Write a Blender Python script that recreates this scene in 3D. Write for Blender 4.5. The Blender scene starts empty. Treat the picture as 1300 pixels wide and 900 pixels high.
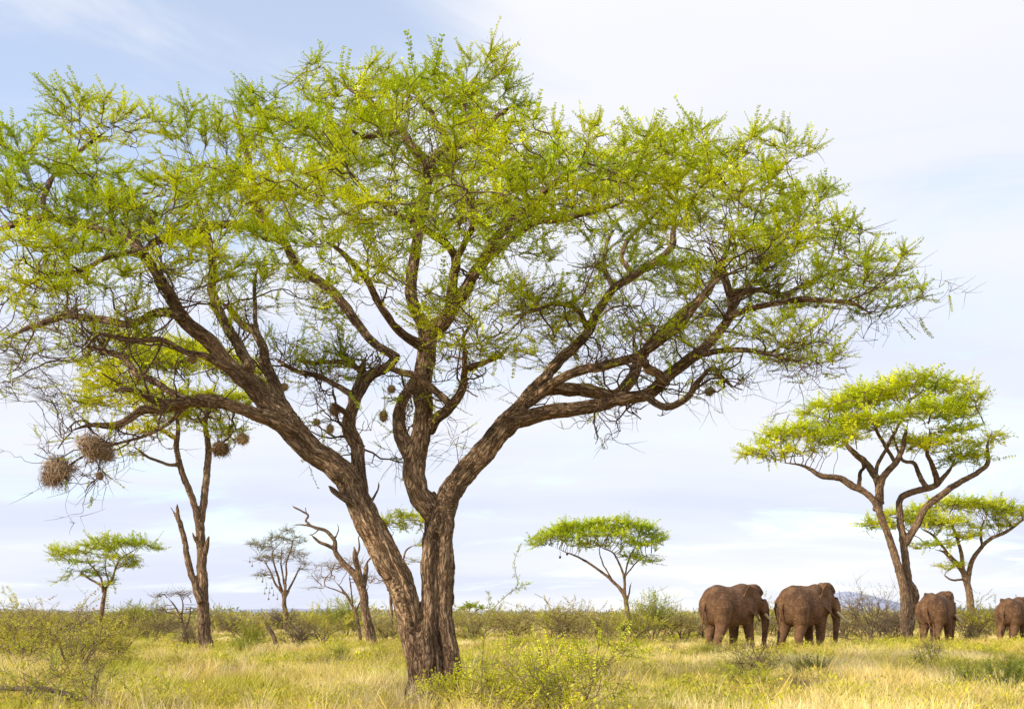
import bpy, bmesh, math, random
import numpy as np
from mathutils import Vector, noise, kdtree

# ------------------------------------------------------------------ basics
S = bpy.context.scene
C = S.collection
F_PX, HOR, CAM_Z = 1300.0, 780.0, 1.75
rng = np.random.default_rng(7)
random.seed(7)
SUN_AZ = (-0.855, -0.52)
SUN_EL = math.radians(26)


def P(px, py, Y):
    """survey point: photo pixel at distance Y -> metres"""
    return np.array([(px - 650.0) / F_PX * Y, Y, CAM_Z + (HOR - py) / F_PX * Y])


def gz(x, y):
    """ground height"""
    n = noise.noise(Vector((x * 0.055, y * 0.055, 3.1))) * 0.10 + noise.noise(Vector((x * 0.21, y * 0.21, 8.2))) * 0.045
    return n * min(1.0, max(0.0, (y - 8) / 12.0))


# ------------------------------------------------------------------ mesh accumulator
class MB:
    def __init__(s):
        s.V, s.Q, s.T, s.K, s.n = [], [], [], [], 0

    def add(s, V, Q=None, T=None, col=None):
        V = np.asarray(V, float).reshape(-1, 3)
        if Q is not None and len(Q):
            s.Q.append(np.asarray(Q, np.int64).reshape(-1, 4) + s.n)
        if T is not None and len(T):
            s.T.append(np.asarray(T, np.int64).reshape(-1, 3) + s.n)
        if col is None:
            col = np.ones((len(V), 3))
        col = np.asarray(col, float)
        if col.ndim == 1:
            col = np.tile(col, (len(V), 1))
        s.V.append(V)
        s.K.append(col)
        s.n += len(V)

    def mesh(s, name, smooth=True):
        V = np.concatenate(s.V) if s.V else np.zeros((0, 3))
        K = np.concatenate(s.K) if s.K else np.zeros((0, 3))
        Q = np.concatenate(s.Q) if s.Q else np.zeros((0, 4), np.int64)
        T = np.concatenate(s.T) if s.T else np.zeros((0, 3), np.int64)
        me = bpy.data.meshes.new(name)
        me.vertices.add(len(V))
        me.vertices.foreach_set('co', V.astype(np.float32).ravel())
        nl = Q.size + T.size
        me.loops.add(nl)
        me.loops.foreach_set('vertex_index', np.concatenate([Q.ravel(), T.ravel()]).astype(np.int32))
        me.polygons.add(len(Q) + len(T))
        st = np.concatenate([np.arange(len(Q)) * 4, Q.size + np.arange(len(T)) * 3]).astype(np.int32)
        me.polygons.foreach_set('loop_start', st)
        me.update(calc_edges=True)
        a = me.color_attributes.new('Col', 'FLOAT_COLOR', 'POINT')
        a.data.foreach_set('color', np.c_[K, np.ones(len(K))].astype(np.float32).ravel())
        me.polygons.foreach_set('use_smooth', np.full(len(me.polygons), smooth))
        me.update()
        return me


def link(name, me, mat, parent=None):
    o = bpy.data.objects.new(name, me)
    C.objects.link(o)
    if mat is not None and not me.materials:
        me.materials.append(mat)
    if parent is not None:
        o.parent = parent
    return o


def tag(o, label=None, cat=None, group=None, kind=None):
    if label: o['label'] = label
    if cat: o['category'] = cat
    if group: o['group'] = group
    if kind: o['kind'] = kind
    return o


def empty(name, loc, label, cat, group=None):
    o = bpy.data.objects.new(name, None)
    o.empty_display_size = 0.3
    C.objects.link(o)
    o.location = loc
    return tag(o, label, cat, group)


def copy_thing(root, loc, rz, sc, label, group=None):
    r = root.copy(); C.objects.link(r)
    r.location = loc; r.rotation_euler = (0, 0, rz); r.scale = sc
    r['label'] = label
    if group: r['group'] = group
    elif 'group' in r.keys(): del r['group']
    for ch in list(root.children):
        c = ch.copy(); C.objects.link(c); c.parent = r
    return r


def catmull(P_, n):
    """smooth resample of rows (any dim) by arc length"""
    P_ = np.asarray(P_, float)
    if len(P_) < 2: return P_
    A = np.vstack([2 * P_[0] - P_[1], P_, 2 * P_[-1] - P_[-2]])
    d = np.r_[0, np.cumsum(np.linalg.norm(np.diff(P_[:, :3], axis=0), axis=1))]
    t = np.linspace(0, d[-1], n)
    i = np.clip(np.searchsorted(d, t, 'right') - 1, 0, len(P_) - 2)
    u = ((t - d[i]) / np.maximum(d[i + 1] - d[i], 1e-9))[:, None]
    p0, p1, p2, p3 = A[i], A[i + 1], A[i + 2], A[i + 3]
    return 0.5 * (2 * p1 + (p2 - p0) * u + (2 * p0 - 5 * p1 + 4 * p2 - p3) * u * u + (3 * p1 - p0 - 3 * p2 + p3) * u ** 3)


def frames(pts):
    pts = np.asarray(pts, float)
    T = np.gradient(pts, axis=0)
    T /= np.maximum(np.linalg.norm(T, axis=1, keepdims=True), 1e-9)
    N = np.zeros_like(T)
    ref = np.array([0, 1.0, 0]) if abs(T[0][1]) < 0.9 else np.array([1.0, 0, 0])
    v = ref - T[0] * ref.dot(T[0])
    N[0] = v / np.linalg.norm(v)
    for i in range(1, len(T)):
        v = N[i - 1] - T[i] * N[i - 1].dot(T[i])
        N[i] = v / max(np.linalg.norm(v), 1e-9)
    return T, N, np.cross(T, N)


_ang = {}


def tube(mb, pts, rad, sides=6, cap=True, col=None):
    pts = np.asarray(pts, float); rad = np.asarray(rad, float)
    n = len(pts)
    if n < 2: return
    T, N, B = frames(pts)
    if sides not in _ang:
        a = np.arange(sides) / sides * 2 * np.pi
        _ang[sides] = (np.cos(a), np.sin(a))
    ca, sa = _ang[sides]
    V = pts[:, None, :] + rad[:, None, None] * (ca[None, :, None] * N[:, None, :] + sa[None, :, None] * B[:, None, :])
    V = V.reshape(-1, 3)
    i = np.arange(n - 1)[:, None] * sides; j = np.arange(sides)[None, :]; k = (j + 1) % sides
    Q = np.stack([i + j, i + k, i + sides + k, i + sides + j], -1).reshape(-1, 4)
    Tr = None
    if cap:
        V = np.vstack([V, pts[0], pts[-1]])
        a0 = n * sides; jj = np.arange(sides); kk = (jj + 1) % sides; e = (n - 1) * sides
        Tr = np.vstack([np.stack([np.full(sides, a0), kk, jj], -1), np.stack([np.full(sides, a0 + 1), e + jj, e + kk], -1)])
    mb.add(V, Q, Tr, col)


# ------------------------------------------------------------------ node helpers
def new_mat(name):
    m = bpy.data.materials.new(name); m.use_nodes = True
    nt = m.node_tree; nt.nodes.clear()
    return m, nt, nt.nodes, nt.links


def nd(nt, typ, **kw):
    n = nt.nodes.new(typ)
    for k, v in kw.items():
        if k.startswith('i_'):
            key = k[2:]
            n.inputs[int(key) if key.isdigit() else key].default_value = v
        else:
            setattr(n, k, v)
    return n


def ramp(nt, stops):
    n = nt.nodes.new('ShaderNodeValToRGB')
    e = n.color_ramp.elements
    while len(e) < len(stops): e.new(0.5)
    for q, (p, c) in zip(e, stops):
        q.position = p; q.color = (*c, 1)
    return n


def leaf_material(name, trans=0.38, tint=(1, 1, 1), rough=0.6):
    m, nt, N, L = new_mat(name)
    out = nd(nt, 'ShaderNodeOutputMaterial')
    at = nd(nt, 'ShaderNodeAttribute', attribute_name='Col')
    mul = nd(nt, 'ShaderNodeMix', data_type='RGBA', blend_type='MULTIPLY'); mul.inputs[0].default_value = 1
    L.new(at.outputs['Color'], mul.inputs[6]); mul.inputs[7].default_value = (*tint, 1)
    d = nd(nt, 'ShaderNodeBsdfPrincipled'); d.inputs['Roughness'].default_value = rough
    d.inputs['Specular IOR Level'].default_value = 0.25
    t = nd(nt, 'ShaderNodeBsdfTranslucent')
    L.new(mul.outputs[2], d.inputs['Base Color']); L.new(mul.outputs[2], t.inputs['Color'])
    mx = nd(nt, 'ShaderNodeMixShader'); mx.inputs[0].default_value = trans
    L.new(d.outputs[0], mx.inputs[1]); L.new(t.outputs[0], mx.inputs[2]); L.new(mx.outputs[0], out.inputs[0])
    return m


def twig_material(name, c0, c1, scale=6.0):
    m, nt, N, L = new_mat(name)
    out = nd(nt, 'ShaderNodeOutputMaterial')
    tc = nd(nt, 'ShaderNodeTexCoord')
    no = nd(nt, 'ShaderNodeTexNoise', i_Scale=scale, i_Detail=4.0)
    L.new(tc.outputs['Object'], no.inputs['Vector'])
    r = ramp(nt, [(0.3, c0), (0.7, c1)]); L.new(no.outputs[0], r.inputs[0])
    d = nd(nt, 'ShaderNodeBsdfPrincipled'); d.inputs['Roughness'].default_value = 0.9
    d.inputs['Specular IOR Level'].default_value = 0.15
    bp = nd(nt, 'ShaderNodeBump', i_Strength=0.5, i_Distance=0.02)
    n2 = nd(nt, 'ShaderNodeTexNoise', i_Scale=scale * 6, i_Detail=3.0); L.new(tc.outputs['Object'], n2.inputs['Vector'])
    L.new(n2.outputs[0], bp.inputs['Height']); L.new(bp.outputs[0], d.inputs['Normal'])
    L.new(r.outputs[0], d.inputs['Base Color']); L.new(d.outputs[0], out.inputs[0])
    return m


def bark_material(name, dark, mid, light, fs=1.0):
    """furrowed bark: uses the 'bark' attribute (around-limb metres, along-limb metres)"""
    m, nt, N, L = new_mat(name)
    out = nd(nt, 'ShaderNodeOutputMaterial')
    at = nd(nt, 'ShaderNodeAttribute', attribute_name='bark')
    mp = nd(nt, 'ShaderNodeMapping'); mp.inputs['Scale'].default_value = (15 * fs, 15 * fs, 3.4 * fs)
    L.new(at.outputs['Vector'], mp.inputs['Vector'])
    n1 = nd(nt, 'ShaderNodeTexNoise', i_Scale=1.0, i_Detail=5.0, i_Roughness=0.6, i_Distortion=0.7)
    L.new(mp.outputs[0], n1.inputs['Vector'])
    # ridged: |n-.5|
    s1 = nd(nt, 'ShaderNodeMath', operation='SUBTRACT'); s1.inputs[1].default_value = 0.5; L.new(n1.outputs[0], s1.inputs[0])
    s2 = nd(nt, 'ShaderNodeMath', operation='ABSOLUTE'); L.new(s1.outputs[0], s2.inputs[0])
    s3 = nd(nt, 'ShaderNodeMath', operation='MULTIPLY'); s3.inputs[1].default_value = 5.0; s3.use_clamp = True; L.new(s2.outputs[0], s3.inputs[0])
    r = ramp(nt, [(0.0, dark), (0.28, mid), (0.9, light)]); L.new(s3.outputs[0], r.inputs[0])
    tc = nd(nt, 'ShaderNodeTexCoord')
    n2 = nd(nt, 'ShaderNodeTexNoise', i_Scale=1.1, i_Detail=4.0); L.new(tc.outputs['Object'], n2.inputs['Vector'])
    r2 = ramp(nt, [(0.3, (0.52, 0.50, 0.5)), (0.65, (1.08, 1.02, 0.96))]); L.new(n2.outputs[0], r2.inputs[0])
    mul = nd(nt, 'ShaderNodeMix', data_type='RGBA', blend_type='MULTIPLY'); mul.inputs[0].default_value = 1
    L.new(r.outputs[0], mul.inputs[6]); L.new(r2.outputs[0], mul.inputs[7])
    av = nd(nt, 'ShaderNodeAttribute', attribute_name='Col')
    mu2 = nd(nt, 'ShaderNodeMix', data_type='RGBA', blend_type='MULTIPLY'); mu2.inputs[0].default_value = 1
    L.new(mul.outputs[2], mu2.inputs[6]); L.new(av.outputs['Color'], mu2.inputs[7])
    vp = nd(nt, 'ShaderNodeMapping'); vp.inputs['Scale'].default_value = (8 * fs, 8 * fs, 2.2 * fs); L.new(at.outputs['Vector'], vp.inputs['Vector'])
    vo = nd(nt, 'ShaderNodeTexVoronoi', i_Scale=1.0); L.new(vp.outputs[0], vo.inputs['Vector'])
    vs = nd(nt, 'ShaderNodeSeparateColor'); L.new(vo.outputs['Color'], vs.inputs[0])
    vr = ramp(nt, [(0.0, (.62, .60, .60)), (0.5, (.95, .95, .95)), (1.0, (1.2, 1.16, 1.1))]); L.new(vs.outputs[0], vr.inputs[0])
    mu3 = nd(nt, 'ShaderNodeMix', data_type='RGBA', blend_type='MULTIPLY'); mu3.inputs[0].default_value = .8
    L.new(mu2.outputs[2], mu3.inputs[6]); L.new(vr.outputs[0], mu3.inputs[7]); mu2 = mu3
    bp = nd(nt, 'ShaderNodeBump', i_Strength=0.9, i_Distance=0.05); L.new(s3.outputs[0], bp.inputs['Height'])
    d = nd(nt, 'ShaderNodeBsdfPrincipled'); d.inputs['Roughness'].default_value = 0.92
    d.inputs['Specular IOR Level'].default_value = 0.12
    L.new(mu2.outputs[2], d.inputs['Base Color']); L.new(bp.outputs[0], d.inputs['Normal']); L.new(d.outputs[0], out.inputs[0])
    return m


M_leaf = leaf_material('acacia_leaf', 0.30)
M_shrub = leaf_material('shrub_leaf', 0.32)
M_grass = leaf_material('grass_blade', 0.30, rough=0.7)
M_herb = leaf_material('herb_leaf', 0.30)
M_bark = bark_material('acacia_bark', (0.062, 0.038, 0.026), (0.41, 0.282, 0.178), (0.70, 0.545, 0.39))
M_bark2 = bark_material('pale_bark', (0.085, 0.055, 0.036), (0.34, 0.235, 0.15), (0.54, 0.41, 0.28), 0.8)
M_twig = twig_material('acacia_twig', (0.075, 0.046, 0.032), (0.20, 0.130, 0.088))
M_twig_pale = twig_material('dry_twig', (0.20, 0.135, 0.085), (0.34, 0.25, 0.16))
M_twig_grey = twig_material('grey_twig', (0.13, 0.095, 0.065), (0.24, 0.18, 0.12))
M_straw = leaf_material('nest_straw', 0.1, rough=0.9)

# ------------------------------------------------------------------ leaf sprays
def unit(v):
    return v / np.maximum(np.linalg.norm(v, axis=-1, keepdims=True), 1e-9)


def shoot_template(seed, L=0.42, n=9, per=3, ll=0.05, lw=0.019, droop=0.0):
    """a feathery shoot along +X carrying small pinnate leaves; returns leaf quads and a 3-sided twig"""
    r = np.random.default_rng(seed)
    V, Q = [], []
    for i in range(n):
        t = (i + 0.6 + r.uniform(-.3, .3)) / n
        b = np.array([t * L, 0.03 * L * math.sin(t * 5 + seed), 0.10 * L * t * t - droop * L * t * t])
        for k in range(per):
            a = r.uniform(0, 2 * np.pi) if k > 1 else (0.25 + r.uniform(-.5, .5) + np.pi * k)
            side = np.array([0, math.cos(a), 0.55 * math.sin(a)])
            d = unit(np.array([r.uniform(.2, .9), 0, r.uniform(-.1, .3)]) + side)
            up = unit(np.array([r.uniform(-.4, .4), r.uniform(-.4, .4), 1.0]))
            w = unit(np.cross(up, d))
            l = ll * r.uniform(.7, 1.25) * (1.05 - 0.4 * t); wd = lw * r.uniform(.8, 1.2)
            k0 = len(V)
            V += [b, b + d * l * .5 + w * wd * .5, b + d * l, b + d * l * .5 - w * wd * .5]
            Q.append([k0, k0 + 1, k0 + 2, k0 + 3])
    m = MB()
    tt = np.linspace(0, 1, 4)
    pts = np.c_[tt * L, 0.03 * L * np.sin(tt * 5 + seed), (0.10 - droop) * L * tt * tt]
    tube(m, pts, 0.0048 * (1 - 0.7 * tt), 3, cap=False)
    return np.array(V), np.array(Q), m.V[0], m.Q[0]


def stamp(mb, V, Q, pos, R, sc, col, jit=0.18, quadcol=True):
    n = len(pos)
    if n == 0: return
    W = np.einsum('nij,mj->nmi', R, V) * sc[:, None, None] + pos[:, None, :]
    m = len(V)
    QQ = (Q[None] + (np.arange(n) * m)[:, None, None]).reshape(-1, 4)
    K = np.repeat(col[:, None, :], m, 1)
    if quadcol:
        f = np.repeat(1 + rng.uniform(-jit, jit, (n, m // 4)), 4, 1)
        K = K * f[:, :, None]
    mb.add(W.reshape(-1, 3), QQ, None, K.reshape(-1, 3))


def rot_from(d, roll=None):
    """columns: d, side, up (side kept near horizontal)"""
    d = unit(d)
    up = np.tile(np.array([0, 0, 1.0]), (len(d), 1)) + rng.normal(0, 0.28, d.shape)
    s = unit(np.cross(up, d)); u = np.cross(d, s)
    return np.stack([d, s, u], -1)


# ------------------------------------------------------------------ tree growth (space colonisation)
def grow(nodes, nrad, att, step, infl, kill, iters, up=0.06, jit=0.18):
    nodes = [np.array(p) for p in nodes]
    par = [-1] * len(nodes)
    n0 = len(nodes)
    alive = np.ones(len(att), bool)
    tried = set()
    for it in range(iters):
        kd = kdtree.KDTree(len(nodes))
        for i, p in enumerate(nodes): kd.insert(p, i)
        kd.balance()
        acc = {}
        for a in np.nonzero(alive)[0]:
            co, i, d = kd.find(att[a])
            if d < kill: alive[a] = False; continue
            if d > infl: continue
            v = (att[a] - nodes[i]) / d
            if i in acc: acc[i] = (acc[i][0] + v, acc[i][1] + 1)
            else: acc[i] = (v, 1)
        if not acc: break
        added = 0
        for i, (v, c) in acc.items():
            l = np.linalg.norm(v)
            if l < 1e-6: continue
            v = v / l + rng.normal(0, jit, 3) + np.array([0, 0, up])
            q = nodes[i] + v / np.linalg.norm(v) * step
            co, k, d = kd.find(q)
            if d < step * 0.35: continue
            nodes.append(q); par.append(i); added += 1
        if not added: break
    return np.array(nodes), np.array(par), n0


def branch_radii(par, n0, tip, expo=2.4, cap=None):
    n = len(par)
    acc = np.zeros(n); dist = np.full(n, 0)
    kids = [[] for _ in range(n)]
    rad = np.zeros(n)
    for i in range(n - 1, n0 - 1, -1):
        r = (acc[i] + (0 if kids[i] else tip ** expo)) ** (1 / expo)
        rad[i] = r
        acc[par[i]] += r ** expo
        kids[par[i]].append(i)
        dist[par[i]] = max(dist[par[i]], dist[i] + 1)
    return rad, dist, kids


def smooth_limb(pts, Y0, dy0, dy1, wob=0.0, spacing=0.12, seed=0, keep_end=False):
    """pts rows (px,py,r_px) -> samples x,y,z,r in metres"""
    a = np.array([(p[0], p[1], p[2]) for p in pts], float)
    d = np.r_[0, np.cumsum(np.hypot(np.diff(a[:, 0]), np.diff(a[:, 1])))]
    t = d / d[-1]
    rows = []
    for (px, py, r), u in zip(a, t):
        Y = Y0 + dy0 + (dy1 - dy0) * u
        q = P(px, py, Y)
        rows.append([*q, r * Y / F_PX])
    rows = np.array(rows)
    L = np.sum(np.linalg.norm(np.diff(rows[:, :3], axis=0), axis=1))
    n = max(4, int(L / spacing))
    s = catmull(rows, n)
    s[:, 3] = np.maximum(s[:, 3], 0.006)
    if a[-1, 2] <= 3.5 and not keep_end:
        tt = np.linspace(0, 1, n)
        s[:, 3] *= np.clip((1.02 - tt) / 0.22, 0.3, 1.0)
    # crooked habit
    amp = np.minimum(0.9 * s[:, 3], 0.06)
    for i in range(2, n):
        v = noise.noise_vector(Vector(s[i, :3] * 1.3)) + noise.noise_vector(Vector(s[i, :3] * 3.1)) * 0.45
        s[i, :3] += np.array(v) * amp[i]
    return s


def remesh_limbs(limbs, voxel, name, disp=1.0, smooth_it=2, tintf=None):
    """fuse limb tubes into one skin, then carve bark furrows along every limb"""
    mb = MB()
    for s in limbs:
        s = s.copy()
        e = unit(s[0, :3] - s[1, :3])
        tube(mb, s[:, :3], s[:, 3], 12)
    me = mb.mesh(name + '_raw')
    o = bpy.data.objects.new('tmp', me); C.objects.link(o)
    md = o.modifiers.new('r', 'REMESH'); md.mode = 'VOXEL'; md.voxel_size = voxel
    sm = o.modifiers.new('s', 'SMOOTH'); sm.iterations = smooth_it; sm.factor = 0.5
    dg = bpy.context.evaluated_depsgraph_get()
    ev = o.evaluated_get(dg)
    m2 = bpy.data.meshes.new_from_object(ev)
    bpy.data.objects.remove(o); bpy.data.meshes.remove(me)
    m2.name = name
    n = len(m2.vertices)
    V = np.zeros(n * 3, np.float32); m2.vertices.foreach_get('co', V); V = V.reshape(-1, 3).astype(float)
    Nn = np.zeros(n * 3, np.float32); m2.vertices.foreach_get('normal', Nn); Nn = Nn.reshape(-1, 3)
    cen, rr, T, N, B, ss, off = [], [], [], [], [], [], []
    for li, s in enumerate(limbs):
        t, nn, b = frames(s[:, :3])
        cen.append(s[:, :3]); rr.append(s[:, 3]); T.append(t); N.append(nn); B.append(b)
        ss.append(np.r_[0, np.cumsum(np.linalg.norm(np.diff(s[:, :3], axis=0), axis=1))]); off.append(np.full(len(s), li * 7.3))
    cen = np.vstack(cen); rr = np.concatenate(rr); T = np.vstack(T); N = np.vstack(N); B = np.vstack(B); ss = np.concatenate(ss); off = np.concatenate(off)
    kd = kdtree.KDTree(len(cen))
    for i, p in enumerate(cen): kd.insert(p, i)
    kd.balance()
    bark = np.zeros((n, 3)); amt = np.zeros(n)
    for i in range(n):
        cands = kd.find_n(V[i], 4)
        best = min(cands, key=lambda c: c[2] - rr[c[1]])
        j = best[1]
        d = V[i] - cen[j]
        th = math.atan2(d.dot(B[j]), d.dot(N[j])); r = rr[j]
        al = ss[j] + d.dot(T[j])
        k = max(r, 0.05)
        a = (math.cos(th) * k + off[j], math.sin(th) * k, al)
        bark[i] = a
        big = 1 - abs(noise.noise(Vector((math.cos(th) * 2.1 + off[j], math.sin(th) * 2.1, al * 0.55)))) * 2
        w = noise.noise(Vector((a[0] * 3, a[1] * 3, al * 3))) * 0.25
        fine = abs(noise.noise(Vector((a[0] * 15 + w, a[1] * 15, al * 2.4))))
        fine2 = abs(noise.noise(Vector((a[0] * 31, a[1] * 31 + w, al * 5.5 + 9))))
        amt[i] = disp * (0.10 * r * (big - 0.55) + min(r, 0.30) * (0.24 * (fine - 0.2) + 0.08 * (fine2 - 0.2)))
    V += Nn * amt[:, None]
    m2.vertices.foreach_set('co', V.astype(np.float32).ravel())
    at = m2.attributes.new('bark', 'FLOAT_VECTOR', 'POINT')
    at.data.foreach_set('vector', bark.astype(np.float32).ravel())
    ca = m2.color_attributes.new('Col', 'FLOAT_COLOR', 'POINT')
    K = np.ones((n, 4))
    if tintf is not None:
        K[:, :3] = tintf(V)
    ca.data.foreach_set('color', K.astype(np.float32).ravel())
    m2.polygons.foreach_set('use_smooth', np.full(len(m2.polygons), True))
    m2.materials.clear()
    m2.update()
    return m2


def pad_points(pads, Y0, dens, seed, shell=0.55, flat=.7, drop=.35, clump=None):
    """scatter growth targets in flattened, ragged pads; rows px,py,rx,ry,dy,rdy,leaf"""
    r = np.random.default_rng(seed)
    A, Lf, Hh = [], [], []
    for (cx, cy, rx, ry, dy, rdy, lf) in pads:
        Y = Y0 + dy
        cy = cy + drop * ry; ry = ry * flat
        a, b = rx * Y / F_PX, ry * Y / F_PX
        n = max(6, int(dens * (a * rdy) * (0.5 + b / flat)))
        c = P(cx, cy, Y)
        q = r.normal(0, 1, (n, 3)); q = unit(q) * (r.uniform(0.0, 1, (n, 1)) ** 0.38)
        q[:, 2] = np.where(r.uniform(0, 1, n) < shell, np.abs(q[:, 2]), q[:, 2])
        # dome: edges hang lower than the middle
        rad = np.hypot(q[:, 0], q[:, 1])
        q[:, 2] -= 0.35 * rad ** 2
        p = c + q * np.array([a, rdy, b])
        # ragged outline
        for i in range(n):
            v = Vector(p[i] * 0.55)
            p[i, 2] += noise.noise(v) * b * 0.7
        kp = np.ones(n, bool)
        if clump is not None:   # leaf masses gather in tiers with gaps between
            kp = np.array([noise.noise(Vector((v[0] * .48, v[1] * .48, v[2] * 1.05 + 3))) + .45 * noise.noise(Vector((v[0] * 1.3, v[1] * 1.3, v[2] * 2 + 8))) for v in p]) > clump
        A.append(p[kp]); Lf.append(np.full(kp.sum(), lf)); Hh.append((q[:, 2] + 0.35 * rad ** 2)[kp])
    Hh = np.concatenate(Hh)
    return np.vstack(A), np.concatenate(Lf) * np.clip(0.85 + Hh * 1.1, .15, 1)


def colour_leaves(pos, base, yellow, r):
    k = np.array([noise.noise(Vector(p * 0.45)) * 0.9 + noise.noise(Vector(p * 1.6 + 5.0)) * 0.6 for p in pos])
    k = np.clip(0.60 + k * 0.75 + r.normal(0, 0.09, len(pos)), 0, 1)[:, None]
    return np.array(base)[None] * (1 - k) + np.array(yellow)[None] * k


def make_tree(name, label, Y0, limbs_px, pads, cat='tree', group=None, dens=6.0, step=0.22, infl=3.0, kill=0.3, iters=45,
              tip=0.006, per_node=3, reach=2, shoot=dict(), ssize=1.0, nv=6, green=(0.36, 0.53, 0.012), yellow=(0.80, 0.84, 0.012),
              bark=None, twig=None, voxel=0.03, leaf_mat=None, seed=1, min_seed_r=0.0, max_seed_r=0.16, twigs=True, disp=1.0,
              base_px=None, up=0.06, jit=0.18, spread=1.0, leaf_name='crown', max_branch=0.07, extra_limbs=None, base_tint=None, sprouts=0, sprout_leaf=.3, spiky=.10, flat=.7, drop=.35, upb=.14, rs=1.0, clump=None):
    sprout_tips = []
    r = np.random.default_rng(seed * 13 + 5)
    bx, by = base_px
    b = P(bx, by, Y0); b[2] = gz(b[0], b[1])
    root = empty(name, b, label, cat, group)
    if rs != 1.0:
        limbs_px = [dict(p=[(p[0], p[1], p[2] * (rs if p[2] < 12 else 1 - (1 - rs) * max(0, (18 - p[2]) / 6))) for p in l['p']], d=l['d']) for l in limbs_px]
    limbs = [smooth_limb(l['p'], Y0, l['d'][0], l['d'][1], spacing=max(0.1, voxel * 3)) for l in limbs_px]
    big = [s - np.array([*b, 0]) for s in limbs]
    tf = None
    if base_tint is not None:
        def tf(V):
            h = np.clip((V[:, 2] - 0.1) / base_tint[1], 0, 1)[:, None]
            return np.array(base_tint[0])[None] * (1 - h) + h
    me = remesh_limbs(big, voxel, 'trunk', disp, tintf=tf)
    link('trunk', me, bark or M_bark, root)
    # fine branches
    nodes, nr = [], []
    for s in limbs:
        st = max(1, int(step / max(0.05, np.linalg.norm(s[1, :3] - s[0, :3]))))
        for q in s[::st]:
            if min_seed_r <= q[3] <= max_seed_r:
                nodes.append(q[:3]); nr.append(q[3])
    att, lf = (np.zeros((0, 3)), np.zeros(0)) if not pads else pad_points(pads, Y0, dens, seed, flat=flat, drop=drop, clump=clump)
    N, par, n0 = grow(nodes, nr, att, step, infl, kill, iters, up, jit)
    rad, dist, kids = branch_radii(par, n0, tip)
    rad = np.minimum(rad, max_branch)
    bm = MB()
    done = np.zeros(len(N), bool)
    order = [i for i in range(n0) if kids[i]]
    stack = []
    for i in order:
        for k in kids[i]: stack.append((i, k))
    while stack:
        i, k = stack.pop()
        ch = [i, k]
        while kids[ch[-1]]:
            kk = sorted(kids[ch[-1]], key=lambda z: -rad[z])
            for z in kk[1:]: stack.append((ch[-1], z))
            ch.append(kk[0])
        pts = N[ch] - b
        rr = rad[ch].copy(); rr[0] = min(rr[1] * 1.15, max_branch); rr[-1] *= 0.5
        if len(ch) > 2:
            m = len(ch) * 2 - 1
            cc = catmull(np.c_[pts, rr], m) if rr.max() > 0.012 else np.c_[pts, rr]
            pts, rr = cc[:, :3], np.maximum(cc[:, 3], tip * 0.4)
        tube(bm, pts, rr, 6 if rr.max() > 0.03 else 4 if rr.max() > 0.012 else 3, cap=False)
    # crooked bare side twigs along the limbs
    if sprouts:
        for s in limbs:
            Ls = np.sum(np.linalg.norm(np.diff(s[:, :3], axis=0), axis=1))
            for q in range(int(Ls * sprouts)):
                i = int(r.integers(len(s) // 4, len(s)))
                if s[i, 3] > 0.16 or s[i, 2] < 4.5 or s[i, 2] > 9.0: continue
                def sp(p, d, L, rad, lev):
                    n = 6; pts = [p]; d = unit(d)
                    for k in range(n):
                        d = unit(d + r.normal(0, .34, 3) + np.array([0, 0, .05])); pts.append(pts[-1] + d * L / n)
                    tube(bm, np.array(pts) - b, rad * np.linspace(1, .55, n + 1), 4 if lev == 0 else 3, cap=False)
                    if lev < 2:
                        for k in range(int(r.integers(2, 5))):
                            a = int(r.integers(2, n + 1)); sp(pts[a], pts[a] - pts[a - 1] + r.normal(0, .12, 3) * 3, L * r.uniform(.4, .75), rad * .6, lev + 1)
                    else:
                        sprout_tips.append((pts[-1], d))
                t_ = unit(s[i, :3] - s[i - 1, :3])
                sp(s[i, :3], t_ * .6 + r.normal(0, .8, 3), r.uniform(.5, 1.5), min(.024, s[i, 3] * .5), 0)
    # shoots
    kd = kdtree.KDTree(len(att))
    for i, p in enumerate(att): kd.insert(p, i)
    kd.balance()
    pos, dr, bare = [], [], []
    for i in range(n0, len(N)):
        if dist[i] > reach: continue
        co, j, d = kd.find(N[i])
        dv = unit(N[i] - N[par[i]])
        for q in range(per_node):
            v = dv * np.array([.9, .9, .55]) + r.normal(0, 0.66 * spread, 3) * np.array([1, 1, 0.34]) + np.array([0, 0, upb])
            pos.append(N[i] + (N[par[i]] - N[i]) * r.uniform(0, .9)); dr.append(v)
            bare.append(r.uniform() > lf[j])
    for p_, d_ in sprout_tips:
        for q in range(2):
            pos.append(p_); dr.append(d_ + r.normal(0, .5, 3)); bare.append(r.uniform() > sprout_leaf)
    lm = MB()
    if pos:
        pos = np.array(pos) ; dr = np.array(dr); bare = np.array(bare)
        R = rot_from(dr)
        sc = r.uniform(0.6, 1.35, len(pos)) * ssize * np.where(r.uniform(0, 1, len(pos)) < spiky, 1.5, 1.0)
        col = colour_leaves(pos, green, yellow, r)
        temps = [shoot_template(seed * 31 + q, **shoot) for q in range(nv)]
        which = r.integers(0, nv, len(pos))
        for q in range(nv):
            V, Q, tV, tQ = temps[q]
            s = (which == q)
            if twigs: stamp(bm, tV, tQ, pos[s] - b, R[s], sc[s], np.ones((s.sum(), 3)), quadcol=False)
            s = s & ~bare
            stamp(lm, V, Q, pos[s] - b, R[s], sc[s], col[s])
    if bm.n: link('branches', bm.mesh('branches'), twig or M_twig, root)
    if lm.n: link(leaf_name, lm.mesh(leaf_name, smooth=False), leaf_mat or M_leaf, root)
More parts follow.
